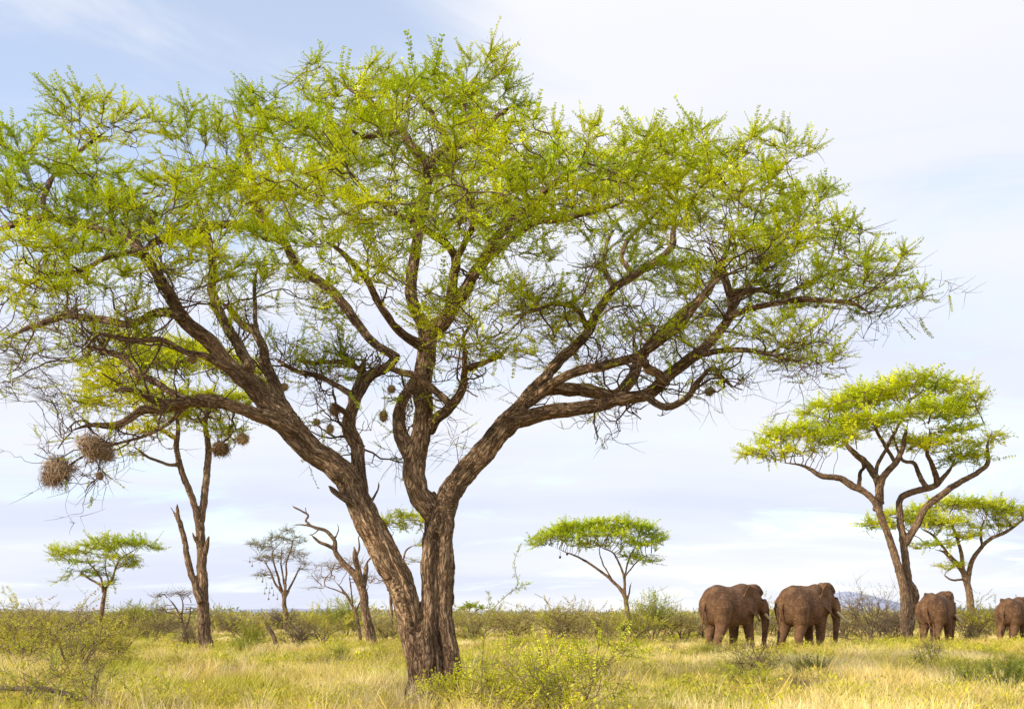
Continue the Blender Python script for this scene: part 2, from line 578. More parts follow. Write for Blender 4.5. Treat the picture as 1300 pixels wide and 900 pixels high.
    print(name, 'nodes', len(N), 'shoots', len(pos), 'trunk', len(me.polygons), 'leaf quads', sum(len(q) for q in lm.Q))
    return root


def Lb(d0, d1, *pts):
    return dict(p=pts, d=(d0, d1))


# ------------------------------------------------------------------ the big acacia
Y_MAIN = 21.7
main_limbs = [
    # left leaning stem
    Lb(0.0, -0.8, (552, 893, 24), (538, 850, 21), (527, 810, 17), (517, 775, 16.5), (506, 740, 17.5), (487, 700, 17.5), (467, 660, 17.5), (450, 622, 16.5), (428, 594, 16), (400, 572, 16), (367, 540, 17), (338, 508, 15), (312, 484, 13)),
    Lb(-0.8, -2.0, (338, 508, 13), (312, 484, 13), (293, 466, 12), (271, 442, 11.5), (238, 411, 10.5), (220, 378, 9), (200, 345, 8), (180, 318, 6), (160, 290, 4.5), (140, 262, 3)),
    # right double stem
    Lb(0.1, 0.3, (556, 894, 26), (556, 850, 23), (556, 800, 21), (555, 740, 20), (556, 700, 19), (556, 665, 16), (553, 645, 12), (548, 625, 8)),
    Lb(-0.25, 0.1, (578, 892, 17), (572, 845, 13), (567, 800, 11), (562, 740, 11), (566, 690, 11), (567, 655, 11), (572, 630, 8), (578, 610, 3.6)),
    Lb(-0.35, -0.1, (532, 890, 17), (541, 845, 12), (543, 800, 10), (541, 750, 9), (543, 705, 8.5), (548, 665, 6), (552, 640, 3.6)),
    Lb(-0.3, -0.1, (566, 892, 14), (551, 830, 9), (549, 770, 8), (551, 715, 6), (552, 690, 3.6)),
    Lb(-0.25, -0.35, (523, 888, 12), (524, 840, 8), (514, 785, 7.5), (501, 735, 7), (481, 690, 5.5), (466, 665, 3.6)),
    # spreading root flares
    Lb(-0.2, -0.5, (530, 880, 12), (514, 893, 9), (500, 898, 5)),
    Lb(-0.2, -0.4, (578, 880, 12), (596, 892, 8), (610, 897, 5)),
    # A1b low horizontal limb, left
    Lb(-0.8, -1.9, (372, 546, 13), (350, 535, 12), (330, 528, 10), (293, 513, 9), (264, 511, 10), (235, 511, 8), (213, 518, 6.5), (183, 521, 6), (158, 537, 5.5), (139, 543, 5.5), (110, 541, 5), (75, 552, 3.6)),
    Lb(-1.5, -2.6, (240, 511, 7), (198, 508, 6), (169, 497, 4.5), (139, 497, 4)),
    Lb(-1.5, -0.5, (240, 509, 6), (218, 498, 5), (198, 484, 5), (176, 473, 5), (161, 457, 4), (125, 444, 3), (92, 433, 2)),
    # A2
    Lb(-1.1, -2.6, (290, 466, 8), (257, 451, 5), (235, 447, 4.5), (213, 436, 4.5), (198, 431, 4), (176, 433, 4), (147, 427, 3.5), (125, 423, 3), (110, 440, 2.5), (86, 458, 2)),
    # A3 long limb to the left edge
    Lb(-1.6, 0.5, (232, 402, 7), (205, 399, 6.5), (183, 403, 6), (147, 411, 5.5), (110, 403, 5), (81, 403, 4.5), (40, 414, 4), (-10, 440, 3)),
    Lb(-1.0, 2.2, (315, 470, 9), (315, 458, 8), (301, 433, 8), (282, 403, 7.5), (271, 367, 6.5), (269, 330, 6), (262, 290, 5), (250, 255, 3.5), (235, 225, 2.5)),
    Lb(-0.8, 1.8, (372, 540, 11), (352, 497, 9), (336, 466, 8), (332, 440, 6.5), (321, 418, 5.5), (301, 407, 4.5), (286, 389, 4), (262, 372, 3)),
    Lb(0.6, 2.0, (330, 440, 4), (324, 400, 3.5), (323, 367, 3), (327, 335, 2.5)),
    Lb(-1.8, -3.0, (190, 330, 5), (165, 322, 4.5), (130, 330, 4), (95, 345, 3.5), (60, 350, 3), (20, 372, 2.5)),
    Lb(-1.9, -1.0, (185, 322, 6), (150, 300, 5), (100, 287, 5), (60, 278, 5), (30, 278, 5), (0, 291, 5), (-25, 300, 4)),
    Lb(-1.2, 0.8, (60, 278, 4), (57, 243, 4), (75, 215, 3), (105, 190, 3), (128, 172, 2.5), (143, 160, 2)),
    # B upright limb on the left stem
    Lb(-0.2, 1.3, (462, 660, 11), (457, 620, 10.5), (454, 572, 10), (444, 545, 10.5), (450, 515, 9), (459, 489, 9), (472, 474, 8), (491, 466, 7), (505, 452, 6.5)),
    Lb(1.2, 2.4, (505, 455, 7), (490, 445, 6.5), (469, 430, 6.5), (435, 385, 7), (402, 356, 7), (380, 337, 6.5), (353, 293, 6), (335, 280, 5.5), (310, 243, 5), (280, 223, 4), (262, 205, 3)),
    Lb(2.1, 0.0, (360, 300, 5.5), (340, 290, 6), (310, 285, 6), (267, 287, 6), (233, 297, 6), (200, 307, 6), (176, 318, 5), (150, 322, 3)),
    Lb(2.2, 3.5, (335, 280, 5), (318, 225, 5), (313, 190, 5), (300, 150, 3.5), (292, 130, 2.5)),
    Lb(0.6, 1.2, (447, 520, 7), (452, 495, 6.5), (459, 474, 5.5), (466, 450, 4)),
    Lb(0.9, 1.8, (459, 470, 4), (440, 462, 3.5), (428, 459, 3.5), (398, 461, 3), (375, 455, 2)),
    Lb(0.6, 2.0, (446, 500, 5), (425, 490, 4), (402, 478, 4), (380, 472, 3.5), (367, 466, 3.5), (341, 451, 3)),
    Lb(0.4, 0.0, (442, 527, 5), (432, 518, 4), (420, 510, 3)),
    # C centre limb
    Lb(0.2, 0.3, (552, 655, 14), (542, 640, 15), (531, 618, 15), (526, 590, 15), (533, 560, 13.5), (537, 522, 13), (536, 492, 13), (540, 459, 13), (542, 422, 13)),
    Lb(0.2, 0.9, (526, 592, 12), (514, 562, 11), (505, 535, 9.5), (509, 512, 8.5), (520, 495, 8), (532, 478, 8)),
    Lb(0.4, 1.0, (541, 425, 10), (528, 395, 9), (522, 360, 8.5), (526, 330, 8), (531, 295, 8), (540, 250, 8), (543, 210, 8), (528, 190, 7), (515, 172, 6.5), (508, 155, 5.5), (490, 140, 4.5), (443, 113, 4), (425, 97, 3), (408, 84, 2.2)),
    Lb(0.6, 2.0, (541, 215, 6), (560, 190, 5.5), (585, 183, 5), (605, 172, 5), (618, 158, 4.5), (640, 140, 3.5), (660, 130, 2.5)),
    Lb(0.5, -0.6, (512, 165, 4.5), (490, 170, 4), (460, 172, 3.5), (440, 160, 3)),
    Lb(0.8, 1.6, (605, 172, 4), (590, 140, 4), (595, 110, 3), (615, 85, 2.2)),
    Lb(0.9, 3.0, (575, 186, 4), (560, 165, 4), (545, 140, 3.5), (520, 120, 2.5)),
    Lb(0.2, -2.6, (546, 420, 12), (565, 404, 11), (587, 378, 9.5), (602, 348, 8), (617, 325, 7.5), (633, 297, 7), (663, 273, 6), (687, 250, 5), (713, 223, 4), (738, 205, 3)),
    Lb(-0.8, 2.2, (600, 352, 7), (622, 327, 6.5), (657, 297, 6), (680, 283, 5.5), (713, 277, 5), (773, 263, 4), (810, 250, 2.5)),
    Lb(0.1, -2.4, (556, 412, 9), (572, 390, 8), (577, 352, 7), (577, 327, 6.5), (557, 303, 6), (527, 283, 5), (497, 270, 4), (470, 250, 3)),
    Lb(-1.4, -3.4, (577, 335, 5), (595, 300, 5), (600, 270, 4), (590, 240, 3)),
    Lb(0.2, -1.8, (536, 440, 8), (505, 420, 6), (480, 385, 5.5), (455, 345, 5), (430, 318, 4), (400, 300, 3)),
    Lb(0.3, -1.6, (545, 548, 9), (552, 533, 8.5), (572, 515, 7.5), (587, 492, 6), (590, 470, 5), (616, 459, 4), (638, 448, 3.5), (660, 425, 2.5)),
    Lb(-0.4, -0.2, (572, 515, 6), (557, 500, 5.5), (528, 478, 5.5), (503, 470, 4.5), (480, 462, 3)),
    Lb(-0.8, -2.4, (590, 475, 4), (590, 450, 4), (588, 430, 3), (600, 405, 2.5)),
    # D right limb
    Lb(0.1, 0.5, (557, 680, 15), (563, 655, 15), (576, 622, 15), (602, 588, 15), (631, 555, 14.5), (653, 529, 13.5), (664, 510, 10), (676, 492, 9)),
    Lb(0.5, 2.4, (668, 505, 9.5), (680, 490, 9), (698, 474, 8), (723, 444, 7.5), (749, 419, 7), (760, 393, 6.5), (779, 367, 6), (805, 348, 6), (832, 334, 5.5), (853, 312, 5), (857, 289, 4.5), (876, 271, 3.5), (890, 245, 2.5)),
    Lb(0.4, -0.7, (640, 546, 13), (660, 533, 12.5), (676, 528, 12), (701, 522, 10.5), (749, 515, 10), (786, 507, 9.5), (823, 498, 9), (848, 477, 9), (885, 449, 8), (912, 422, 7), (928, 394, 6.5), (926, 362, 6), (918, 335, 6), (926, 308, 5), (932, 285, 4), (945, 262, 3)),
    Lb(0.5, -1.8, (664, 515, 9), (680, 502, 8), (701, 487, 8), (723, 477, 7), (749, 468, 7), (786, 459, 6.5), (816, 448, 6), (853, 422, 5.5), (885, 385, 5), (910, 356, 4), (940, 345, 3), (975, 335, 2)),
    Lb(0.5, 1.9, (668, 505, 9), (705, 492, 9.5), (749, 496, 9.5), (779, 500, 9), (797, 486, 8.5), (812, 455, 8), (835, 428, 7.5), (871, 394, 6.5), (894, 376, 6), (912, 345, 5), (905, 318, 4), (890, 300, 3)),
    Lb(-0.5, -1.2, (845, 485, 7), (826, 470, 6), (815, 455, 5), (818, 440, 4)),
    Lb(-0.4, -1.6, (815, 498, 5), (830, 508, 5.5), (848, 515, 5.5), (871, 504, 5), (889, 481, 4), (903, 469, 3.5), (921, 485, 3), (942, 503, 2)),
    Lb(-0.6, -2.0, (925, 402, 5.5), (962, 390, 4.5), (999, 384, 4.5), (1035, 381, 4), (1076, 383, 3), (1099, 394, 2.5), (1128, 408, 1.6)),
    Lb(-0.6, 1.0, (926, 372, 5), (962, 368, 4), (990, 374, 4), (1020, 362, 3), (1060, 345, 2.5), (1095, 338, 1.8)),
    Lb(-0.5, -2.6, (885, 450, 5), (915, 446, 4.5), (945, 444, 4), (975, 450, 3), (1010, 459, 2.5), (1050, 467, 1.8)),
    Lb(-0.6, 1.2, (928, 390, 4.5), (960, 350, 3.5), (985, 315, 3), (1010, 285, 2.5), (1025, 250, 2)),
    Lb(2.0, 3.5, (805, 349, 4.5), (790, 330, 4), (800, 300, 3.5), (830, 275, 3), (850, 250, 2)),
    Lb(1.4, -1.2, (749, 420, 5), (735, 395, 4), (705, 385, 3.5), (675, 395, 3), (650, 400, 2)),
    Lb(2.0, 3.6, (779, 368, 4.5), (768, 340, 4), (770, 310, 3), (785, 285, 2.2)),
    # thin drooping bough that carries the big twig nests
    Lb(-1.3, -1.8, (238, 514, 4), (222, 530, 3.2), (200, 546, 2.8), (178, 556, 2.6), (150, 562, 2.4), (122, 572, 2.2), (100, 584, 2), (80, 598, 1.6), (66, 612, 1.2), (70, 628, .9)),
    Lb(-1.7, -1.8, (112, 578, 1.4), (108, 596, 1.2), (100, 606, 1), (84, 604, .8)), Lb(-1.7, -1.9, (126, 574, 1.2), (130, 590, 1), (126, 604, .8)),
    # broken stubs and a dead twig on the left stem
    Lb(-0.6, -0.9, (450, 640, 7), (435, 630, 5), (425, 624, 4.5), (417, 616, 4)),
    Lb(-0.6, -0.9, (440, 606, 5), (428, 608, 3.5), (418, 606, 2)),
    Lb(-0.4, 0.4, (462, 650, 5), (470, 640, 3), (475, 630, 2.2), (480, 620, 1.8), (481, 612, 1.5), (487, 606, 1.1)),
]
W = 1.0
main_pads = [
    # px, py, rx, ry, dy, depth radius, leafiness
    (55, 200, 70, 40, -1, 2.4, .95), (130, 150, 62, 28, 1, 2.2, .95), (195, 172, 50, 24, 2, 2.2, .9), (20, 255, 60, 35, -2.5, 2.4, .95),
    (110, 230, 80, 34, -1.5, 2.4, .95), (90, 315, 85, 34, -3, 2.0, .95), (30, 365, 60, 36, -3.5, 1.8, .85), (200, 235, 70, 32, -2.4, 2.2, .95),
    (190, 290, 60, 26, -3, 2.0, .95), (130, 365, 55, 26, -3.2, 1.6, .75), (20, 430, 55, 40, -2.5, 1.6, .3), (40, 485, 50, 32, -3, 1.4, .12), (110, 410, 60, 26, 1, 2.0, .55),
    (285, 175, 62, 30, 1.5, 2.4, .85), (300, 232, 70, 32, -1, 2.4, .95), (262, 330, 55, 24, -2.2, 1.8, .75), (338, 140, 40, 24, 2.5, 1.8, .9),
    (350, 190, 50, 26, 3, 2, .9), (90, 270, 80, 35, 3, 2.4, .9), (220, 260, 80, 30, 4, 2.4, .9),
    (408, 95, 38, 28, 1.5, 1.6, .85), (445, 135, 60, 32, 0, 2.2, .9), (505, 105, 52, 28, 2.5, 2.2, .9), (578, 98, 48, 26, 1.5, 2.2, .9),
    (625, 78, 32, 22, .6, 1.6, .9), (555, 145, 80, 30, -.8, 2.4, .95), (640, 125, 38, 26, 2, 1.8, .75), (660, 165, 50, 22, 3, 1.8, .7),
    (400, 190, 80, 36, -2, 2.4, .95), (500, 205, 80, 34, -3, 2.4, .95), (590, 215, 75, 32, -3.2, 2.4, .95), (675, 195, 60, 26, -1.4, 2.4, .95),
    (400, 262, 75, 30, -3.6, 2.2, .95), (490, 285, 75, 28, -4, 2.0, .95), (340, 292, 55, 24, -3.2, 1.8, .9), (585, 285, 65, 26, -4, 2.0, .9),
    (460, 180, 80, 34, 4, 2.6, .9), (600, 170, 80, 30, 4.2, 2.6, .9), (380, 250, 80, 30, 4.4, 2.6, .9), (560, 250, 90, 30, 4.6, 2.6, .85),
    (740, 195, 60, 26, -1.5, 2.2, .95), (800, 205, 60, 28, -2.6, 2.2, .95), (712, 240, 60, 26, -3.2, 2.0, .95), (765, 245, 55, 22, -3.6, 1.8, .9), (670, 255, 50, 22, -3.5, 1.8, .9),
    (740, 230, 80, 28, 3.6, 2.4, .85),
    (630, 372, 62, 22, -2.4, 1.8, .75), (700, 380, 62, 24, 0, 2.0, .7), (560, 400, 55, 18, -2.8, 1.4, .85), (380, 395, 60, 26, 2.4, 2.0, .6), (440, 360, 55, 24, -2.4, 1.6, .8),
    (520, 345, 55, 22, -3.2, 1.6, .9), (330, 350, 55, 24, 1.6, 2, .7), (600, 440, 55, 20, -2, 1.4, .55), (420, 450, 55, 22, 1.6, 1.6, .5), (650, 320, 55, 20, -2.6, 1.6, .8),
    (865, 205, 58, 26, 0, 2.4, .95), (950, 192, 52, 24, 1, 2.2, .9), (995, 205, 34, 24, 1.2, 1.8, .85), (850, 250, 68, 30, -2, 2.4, .95), (935, 258, 70, 30, -1.2, 2.4, .95),
    (1015, 255, 44, 28, .8, 2.0, .9), (1025, 305, 62, 30, -1, 2.2, .9), (1100, 340, 50, 28, 0, 2.0, .85), (960, 315, 72, 28, -2.2, 2.0, .9),
    (1128, 383, 42, 16, -1.4, 1.5, .8), (1070, 300, 36, 22, 1, 1.8, .85), (1060, 355, 50, 22, -1.8, 1.6, .8), (880, 300, 60, 24, -2.4, 1.8, .9), (850, 340, 60, 24, 2, 2.0, .65),
    (980, 420, 60, 20, -2.2, 1.6, .7), (1045, 462, 44, 13, -2.6, 1.2, .5), (940, 470, 50, 15, -1.6, 1.4, .5), (1010, 445, 50, 15, -1, 1.4, .6),
    (790, 395, 55, 26, 2.6, 1.8, .6), (820, 420, 55, 22, -1.4, 1.6, .55), (890, 230, 80, 28, 3.6, 2.4, .85), (980, 290, 70, 26, 3.2, 2.2, .85), (770, 330, 45, 22, 3, 1.8, .6),
    (700, 440, 60, 20, 1.6, 1.6, .45), (900, 400, 60, 22, 1, 1.8, .6), (1000, 370, 60, 18, 1, 1.8, .7),
]
main_pads = [(a, b + (12 if b < 125 else 4 if b < 200 else 0), rx, ry, dy, rd, lf * (1.0 if b < 300 else 1.0 if b < 345 else .8)) for a, b, rx, ry, dy, rd, lf in main_pads]
make_tree('acacia_tree', 'huge spreading umbrella acacia with forked furrowed trunks filling the foreground', Y_MAIN, main_limbs, main_pads,
          dens=118.0, step=0.19, infl=2.6, kill=0.23, iters=70, tip=0.0058, per_node=5, reach=3, voxel=0.025, seed=3, base_px=(555, 885),
          shoot=dict(L=0.42, n=14, per=3, ll=0.052, lw=0.021), base_tint=((0.42, 0.36, 0.34), 1.1), disp=1.0, jit=0.22, sprouts=2.2, sprout_leaf=.14, clump=-.17, spiky=.03, flat=.55, drop=.5, rs=.86)

# ------------------------------------------------------------------ ground
def build_ground():
    xs = np.r_[-6000, -2500, -1000, -400, -200, np.linspace(-100, 100, 161), 200, 400, 1000, 2500, 6000]
    ys = np.r_[-60, -20, 0, np.linspace(6, 130, 125), 200, 400, 900, 2000, 4500, 9000]
    X, Y = np.meshgrid(xs, ys)
    Z = np.array([[gz(x, y) if abs(x) < 300 and y < 300 else 0.0 for x in xs] for y in ys])
    V = np.c_[X.ravel(), Y.ravel(), Z.ravel()]
    nx = len(xs)
    i, j = np.meshgrid(np.arange(len(ys) - 1), np.arange(nx - 1), indexing='ij')
    a = (i * nx + j).ravel()
    mb = MB(); mb.add(V, np.stack([a, a + 1, a + nx + 1, a + nx], -1))
    m, nt, N, L = new_mat('dry_soil')
    out = nd(nt, 'ShaderNodeOutputMaterial'); tc = nd(nt, 'ShaderNodeTexCoord')
    n1 = nd(nt, 'ShaderNodeTexNoise', i_Scale=0.18, i_Detail=6.0, i_Roughness=0.65); L.new(tc.outputs['Object'], n1.inputs['Vector'])
    r = ramp(nt, [(0.32, (0.24, 0.14, 0.07)), (0.5, (0.38, 0.27, 0.12)), (0.68, (0.40, 0.32, 0.10))]); L.new(n1.outputs[0], r.inputs[0])
    n2 = nd(nt, 'ShaderNodeTexNoise', i_Scale=9.0, i_Detail=5.0); L.new(tc.outputs['Object'], n2.inputs['Vector'])
    mul = nd(nt, 'ShaderNodeMix', data_type='RGBA', blend_type='OVERLAY'); mul.inputs[0].default_value = 0.6
    L.new(r.outputs[0], mul.inputs[6]); L.new(n2.outputs['Color'], mul.inputs[7])
    d = nd(nt, 'ShaderNodeBsdfDiffuse'); L.new(mul.outputs[2], d.inputs[0])
    bp = nd(nt, 'ShaderNodeBump', i_Strength=0.8, i_Distance=0.1); L.new(n2.outputs[0], bp.inputs['Height']); L.new(bp.outputs[0], d.inputs['Normal'])
    L.new(d.outputs[0], out.inputs[0])
    tag(link('ground', mb.mesh('ground'), m), kind='structure')


build_ground()


# ------------------------------------------------------------------ grass and herbs
def patch(x, y, s, o):
    return noise.noise(Vector((x * s, y * s, o)))


def tuft_template(seed, n=16, h=0.42, w=0.009, lean=0.35, rad=0.10, seg=2):
    r = np.random.default_rng(seed)
    V, Q, tt = [], [], []
    for i in range(n):
        a = r.uniform(0, 2 * np.pi); d = np.array([math.cos(a), math.sin(a), 0])
        b = d * rad * math.sqrt(r.uniform()) * np.array([1, 1, 0])
        hh = h * r.uniform(.45, 1.15); ln = lean * hh * r.uniform(.2, 1.3)
        f = r.uniform(0, np.pi); s = np.array([math.cos(f), math.sin(f), 0]) * w * r.uniform(.6, 1.3)
        k0 = len(V)
        for q in range(seg + 1):
            t = q / seg
            c = b + d * ln * t ** 1.8 + np.array([0, 0, hh * (t - 0.12 * t * t)])
            ww = s * (1 - 0.85 * t ** 1.5) * 0.5
            V += [c - ww, c + ww]; tt += [t, t]
        for q in range(seg):
            k = k0 + 2 * q
            Q.append([k, k + 1, k + 3, k + 2])
    return np.array(V), np.array(Q), np.array(tt)


def scatter(n, y0, y1, power):
    """positions in the view wedge and a margin around it; density falls with distance"""
    u = rng.uniform(0, 1, n)
    e = 2 - power
    y = (y0 ** e + u * (y1 ** e - y0 ** e)) ** (1 / e)
    x = rng.uniform(-1, 1, n) * (0.55 * y + 3)
    return x, y


def zrot(a, tilt=0.12):
    n = len(a)
    R = np.zeros((n, 3, 3)); c, s = np.cos(a), np.sin(a)
    R[:, 0, 0] = c; R[:, 0, 1] = -s; R[:, 1, 0] = s; R[:, 1, 1] = c; R[:, 2, 2] = 1
    R[:, 0, 2] = rng.normal(0, tilt, n); R[:, 1, 2] = rng.normal(0, tilt, n)
    return R


def sow(mb, x, y, temps, sc, cols, tipcol=1.15, basecol=0.52):
    z = np.array([gz(a, b) for a, b in zip(x, y)]) - 0.01
    pos = np.c_[x, y, z]; R = zrot(rng.uniform(0, 6.28, len(x)))
    which = rng.integers(0, len(temps), len(x))
    for q, (V, Q, tt) in enumerate(temps):
        s = which == q
        n = s.sum()
        if not n: continue
        Wd = np.einsum('nij,mj->nmi', R[s], V) * sc[s][:, None, None] + pos[s][:, None, :]
        m = len(V)
        QQ = (Q[None] + (np.arange(n) * m)[:, None, None]).reshape(-1, 4)
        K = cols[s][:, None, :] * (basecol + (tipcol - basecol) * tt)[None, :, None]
        nb = m // 6 if m % 6 == 0 else 1
        f = np.repeat(1 + rng.uniform(-.25, .25, (n, nb)), m // nb, 1)
        mb.add(Wd.reshape(-1, 3), QQ, None, (K * f[:, :, None]).reshape(-1, 3))


def build_grass():
    STRAW = np.array([0.95, 0.79, 0.40]); GOLD = np.array([0.92, 0.68, 0.15]); GREEN = np.array([0.50, 0.47, 0.04]); OLIVE = np.array([0.20, 0.19, 0.05])
    mb = MB()
    for (n, y0, y1, pw, wid, h) in ((25000, 11, 34, 1.0, 0.011, 0.38), (26000, 32, 75, 1.0, 0.022, 0.27), (9000, 72, 140, 1.0, 0.05, 0.38)):
        x, y = scatter(n, y0, y1, pw)
        k = np.array([patch(a, b, 0.16, 1.7) * 1.1 + patch(a, b, 0.55, 4.2) * 0.8 + 0.35 * patch(a * .3, b, 0.3, 9.0) for a, b in zip(x, y)])
        keep = rng.uniform(0, 1, n) < np.clip(0.62 + k * 1.6, 0.06, 1)
        x, y, k = x[keep], y[keep], k[keep]
        g = np.array([patch(a, b, 0.22, 22.7) + 0.7 * patch(a, b, 0.8, 31.0) for a, b in zip(x, y)])
        t = np.clip(0.12 - .22 * np.clip(x / y * 3, -.4, 1) - g * 1.2 + rng.normal(0, .22, len(x)), 0, 1)[:, None]
        u = np.clip(0.5 + k * 1.1 + rng.normal(0, .2, len(x)), 0, 1)[:, None]
        col = (STRAW * u + GOLD * (1 - u)) * (1 - t) + GREEN * t
        sc = np.clip(rng.normal(0.85, .22, len(x)) + k * 0.7, 0.30, 1.7)
        near = np.hypot((x + 1.6) / 2.2, (y - 20.0) / 3.2); sc *= np.clip(near ** 1.5, .22, 1)
        temps = [tuft_template(q + 3, 15, h, wid, 0.45, 0.15) for q in range(7)]
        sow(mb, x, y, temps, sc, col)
    n = 2400
    x, y = scatter(n, 12, 60, 1.0)
    temps = [tuft_template(q + 60, 60, .50, .011, .75, .20, 2) for q in range(6)]
    g = np.array([patch(a, b, 0.3, 71.0) for a, b in zip(x, y)]); kp = np.hypot(x + 1.6, y - 21) > 2.2
    x, y, g = x[kp], y[kp], g[kp]
    tt_ = np.clip(.5 + g * 1.5 + rng.normal(0, .2, len(x)), 0, 1)[:, None]
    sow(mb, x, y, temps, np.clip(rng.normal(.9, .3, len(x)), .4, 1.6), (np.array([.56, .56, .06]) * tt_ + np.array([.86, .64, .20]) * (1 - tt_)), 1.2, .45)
    n = 2600
    x, y = scatter(n, 12, 42, 1.0)
    k = np.array([patch(a, b, 0.30, 51.0) + .6 * patch(a, b, .9, 61.0) for a, b in zip(x, y)])
    x, y = x[k > 0.05], y[k > 0.05]
    temps = [tuft_template(q + 40, 26, .62, .009, .42, .13, 2) for q in range(6)]
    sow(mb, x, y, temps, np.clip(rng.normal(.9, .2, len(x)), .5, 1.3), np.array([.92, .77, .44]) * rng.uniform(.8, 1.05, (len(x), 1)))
    tag(link('dry_grass', mb.mesh('dry_grass', smooth=False), M_grass), 'pale straw and gold savanna grass covering the plain', 'grass', kind='stuff')
    print('grass quads', sum(len(q) for q in mb.Q))
    # low leafy cushions between the tufts
    mb = MB()
    for (n, y0, y1, pw, ll) in ((5200, 11, 36, 1.0, 0.048), (4200, 34, 90, 1.0, 0.085)):
        x, y = scatter(n, y0, y1, pw)
        g = np.array([patch(a, b, 0.24, 22.7) + 0.8 * patch(a, b, 0.7, 31.0) for a, b in zip(x, y)])
        keep = g < -0.05
        x, y = x[keep], y[keep]
        temps = []
        for q in range(5):
            r = np.random.default_rng(q + 77)
            V, Q, tt = [], [], []
            for i in range(80):
                d = unit(np.array([r.normal(), r.normal(), abs(r.normal()) * .9])); p = d * np.array([.36, .36, .30]) * r.uniform(.45, 1)
                p[2] = abs(p[2]) + 0.02
                f = unit(d + r.normal(0, .5, 3)); w = unit(np.cross(f, r.normal(0, 1, 3)))
                l = ll * r.uniform(.7, 1.4); k0 = len(V)
                V += [p, p + f * l * .5 + w * l * .22, p + f * l, p + f * l * .5 - w * l * .22, p + f * l, p + f * l]
                Q.append([k0, k0 + 1, k0 + 2, k0 + 3]); tt += [.4 + p[2] * 2] * 6
            temps.append((np.array(V), np.array(Q), np.clip(np.array(tt), 0, 1)))
        t = np.clip(rng.normal(.5, .3, len(x)), 0, 1)[:, None]
        col = np.array([0.60, 0.56, 0.035]) * t + np.array([0.34, 0.36, 0.035]) * (1 - t)
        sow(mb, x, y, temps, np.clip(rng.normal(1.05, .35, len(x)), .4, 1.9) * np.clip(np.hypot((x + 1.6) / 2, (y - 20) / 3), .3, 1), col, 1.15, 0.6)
    tag(link('green_herbs', mb.mesh('green_herbs', smooth=False), M_herb), 'low yellow green leafy herbs scattered through the grass', 'ground cover', kind='stuff')


build_grass()

# ------------------------------------------------------------------ hills and far scrub
def build_hills():
    mb = MB()
    for (Y, f, name) in ((3200.0, 1.0, 'hills'),):
        px = np.linspace(-900, 2200, 260)
        h = np.zeros(len(px))
        for c, s, a in ((1075, 42, 20), (1030, 60, 10), (1150, 70, 12), (600, 260, 5), (20, 120, 6), (330, 150, 6), (1500, 200, 30), (-400, 200, 25)):
            h += a * np.exp(-((px - c) / s) ** 2)
        h += np.array([noise.noise(Vector((p * 0.03, 1.0, 0))) * 1.6 + noise.noise(Vector((p * 0.11, 4.0, 0))) * 0.6 for p in px])
        h = np.maximum(h, 0.5)
        rows = []
        prof = [(-500, 0.0), (-330, .35), (-170, .75), (-60, .95), (0, 1.0), (150, .8), (500, 0)]
        for k, (dy, q) in enumerate(prof):
            n = np.array([noise.noise(Vector((p * 0.05, k * 0.9, 5.0))) for p in px])
            x = (px - 650) / F_PX * Y
            z = -2 + (h / F_PX * Y + 3.5) * q * (1 + 0.16 * n * (q < 1))
            rows.append(np.c_[x, np.full(len(px), Y + dy) + 60 * n, z])
        V = np.vstack(rows); nx = len(px)
        i, j = np.meshgrid(np.arange(len(prof) - 1), np.arange(nx - 1), indexing='ij'); a = (i * nx + j).ravel()
        mb.add(V, np.stack([a, a + 1, a + nx + 1, a + nx], -1))
    m, nt, N, L = new_mat('hazy_hill')
    out = nd(nt, 'ShaderNodeOutputMaterial'); tc = nd(nt, 'ShaderNodeTexCoord')
    n1 = nd(nt, 'ShaderNodeTexNoise', i_Scale=0.02, i_Detail=5.0); L.new(tc.outputs['Object'], n1.inputs['Vector'])
    r = ramp(nt, [(0.35, (0.31, 0.35, 0.47)), (0.65, (0.39, 0.43, 0.55))]); L.new(n1.outputs[0], r.inputs[0])  # aerial haze painted in as a blue-grey base colour
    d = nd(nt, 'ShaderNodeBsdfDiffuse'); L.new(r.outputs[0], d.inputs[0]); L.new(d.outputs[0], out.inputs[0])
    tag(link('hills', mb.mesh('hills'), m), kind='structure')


build_hills()


def bush_cloud(mb, c, a, h, n, ql, col, r):
    d = unit(r.normal(0, 1, (n, 3))); rad = r.uniform(.15, 1, (n, 1)) ** .5
    p = d * rad * np.array([a, a, h * .55]); p[:, 2] = p[:, 2] + h * .5
    lump = np.array([noise.noise(Vector((q + c) * 0.9)) for q in p])
    keep = lump > -0.22
    p, d = p[keep], d[keep]; n = len(p); p[:, 2] = np.maximum(p[:, 2], 0.05)
    f = unit(d + r.normal(0, .8, (n, 3))); w = unit(np.cross(f, r.normal(0, 1, (n, 3))))
    l = (ql * r.uniform(.5, 1.3, n))[:, None]
    V = np.stack([p, p + f * l * .5 + w * l * .18, p + f * l, p + f * l * .5 - w * l * .18], 1) + c
    K = np.repeat((np.array(col)[None] * (1 + r.uniform(-.35, .3, (n, 1))))[:, None, :], 4, 1)
    mb.add(V.reshape(-1, 3), np.arange(n * 4).reshape(-1, 4), None, K.reshape(-1, 3))


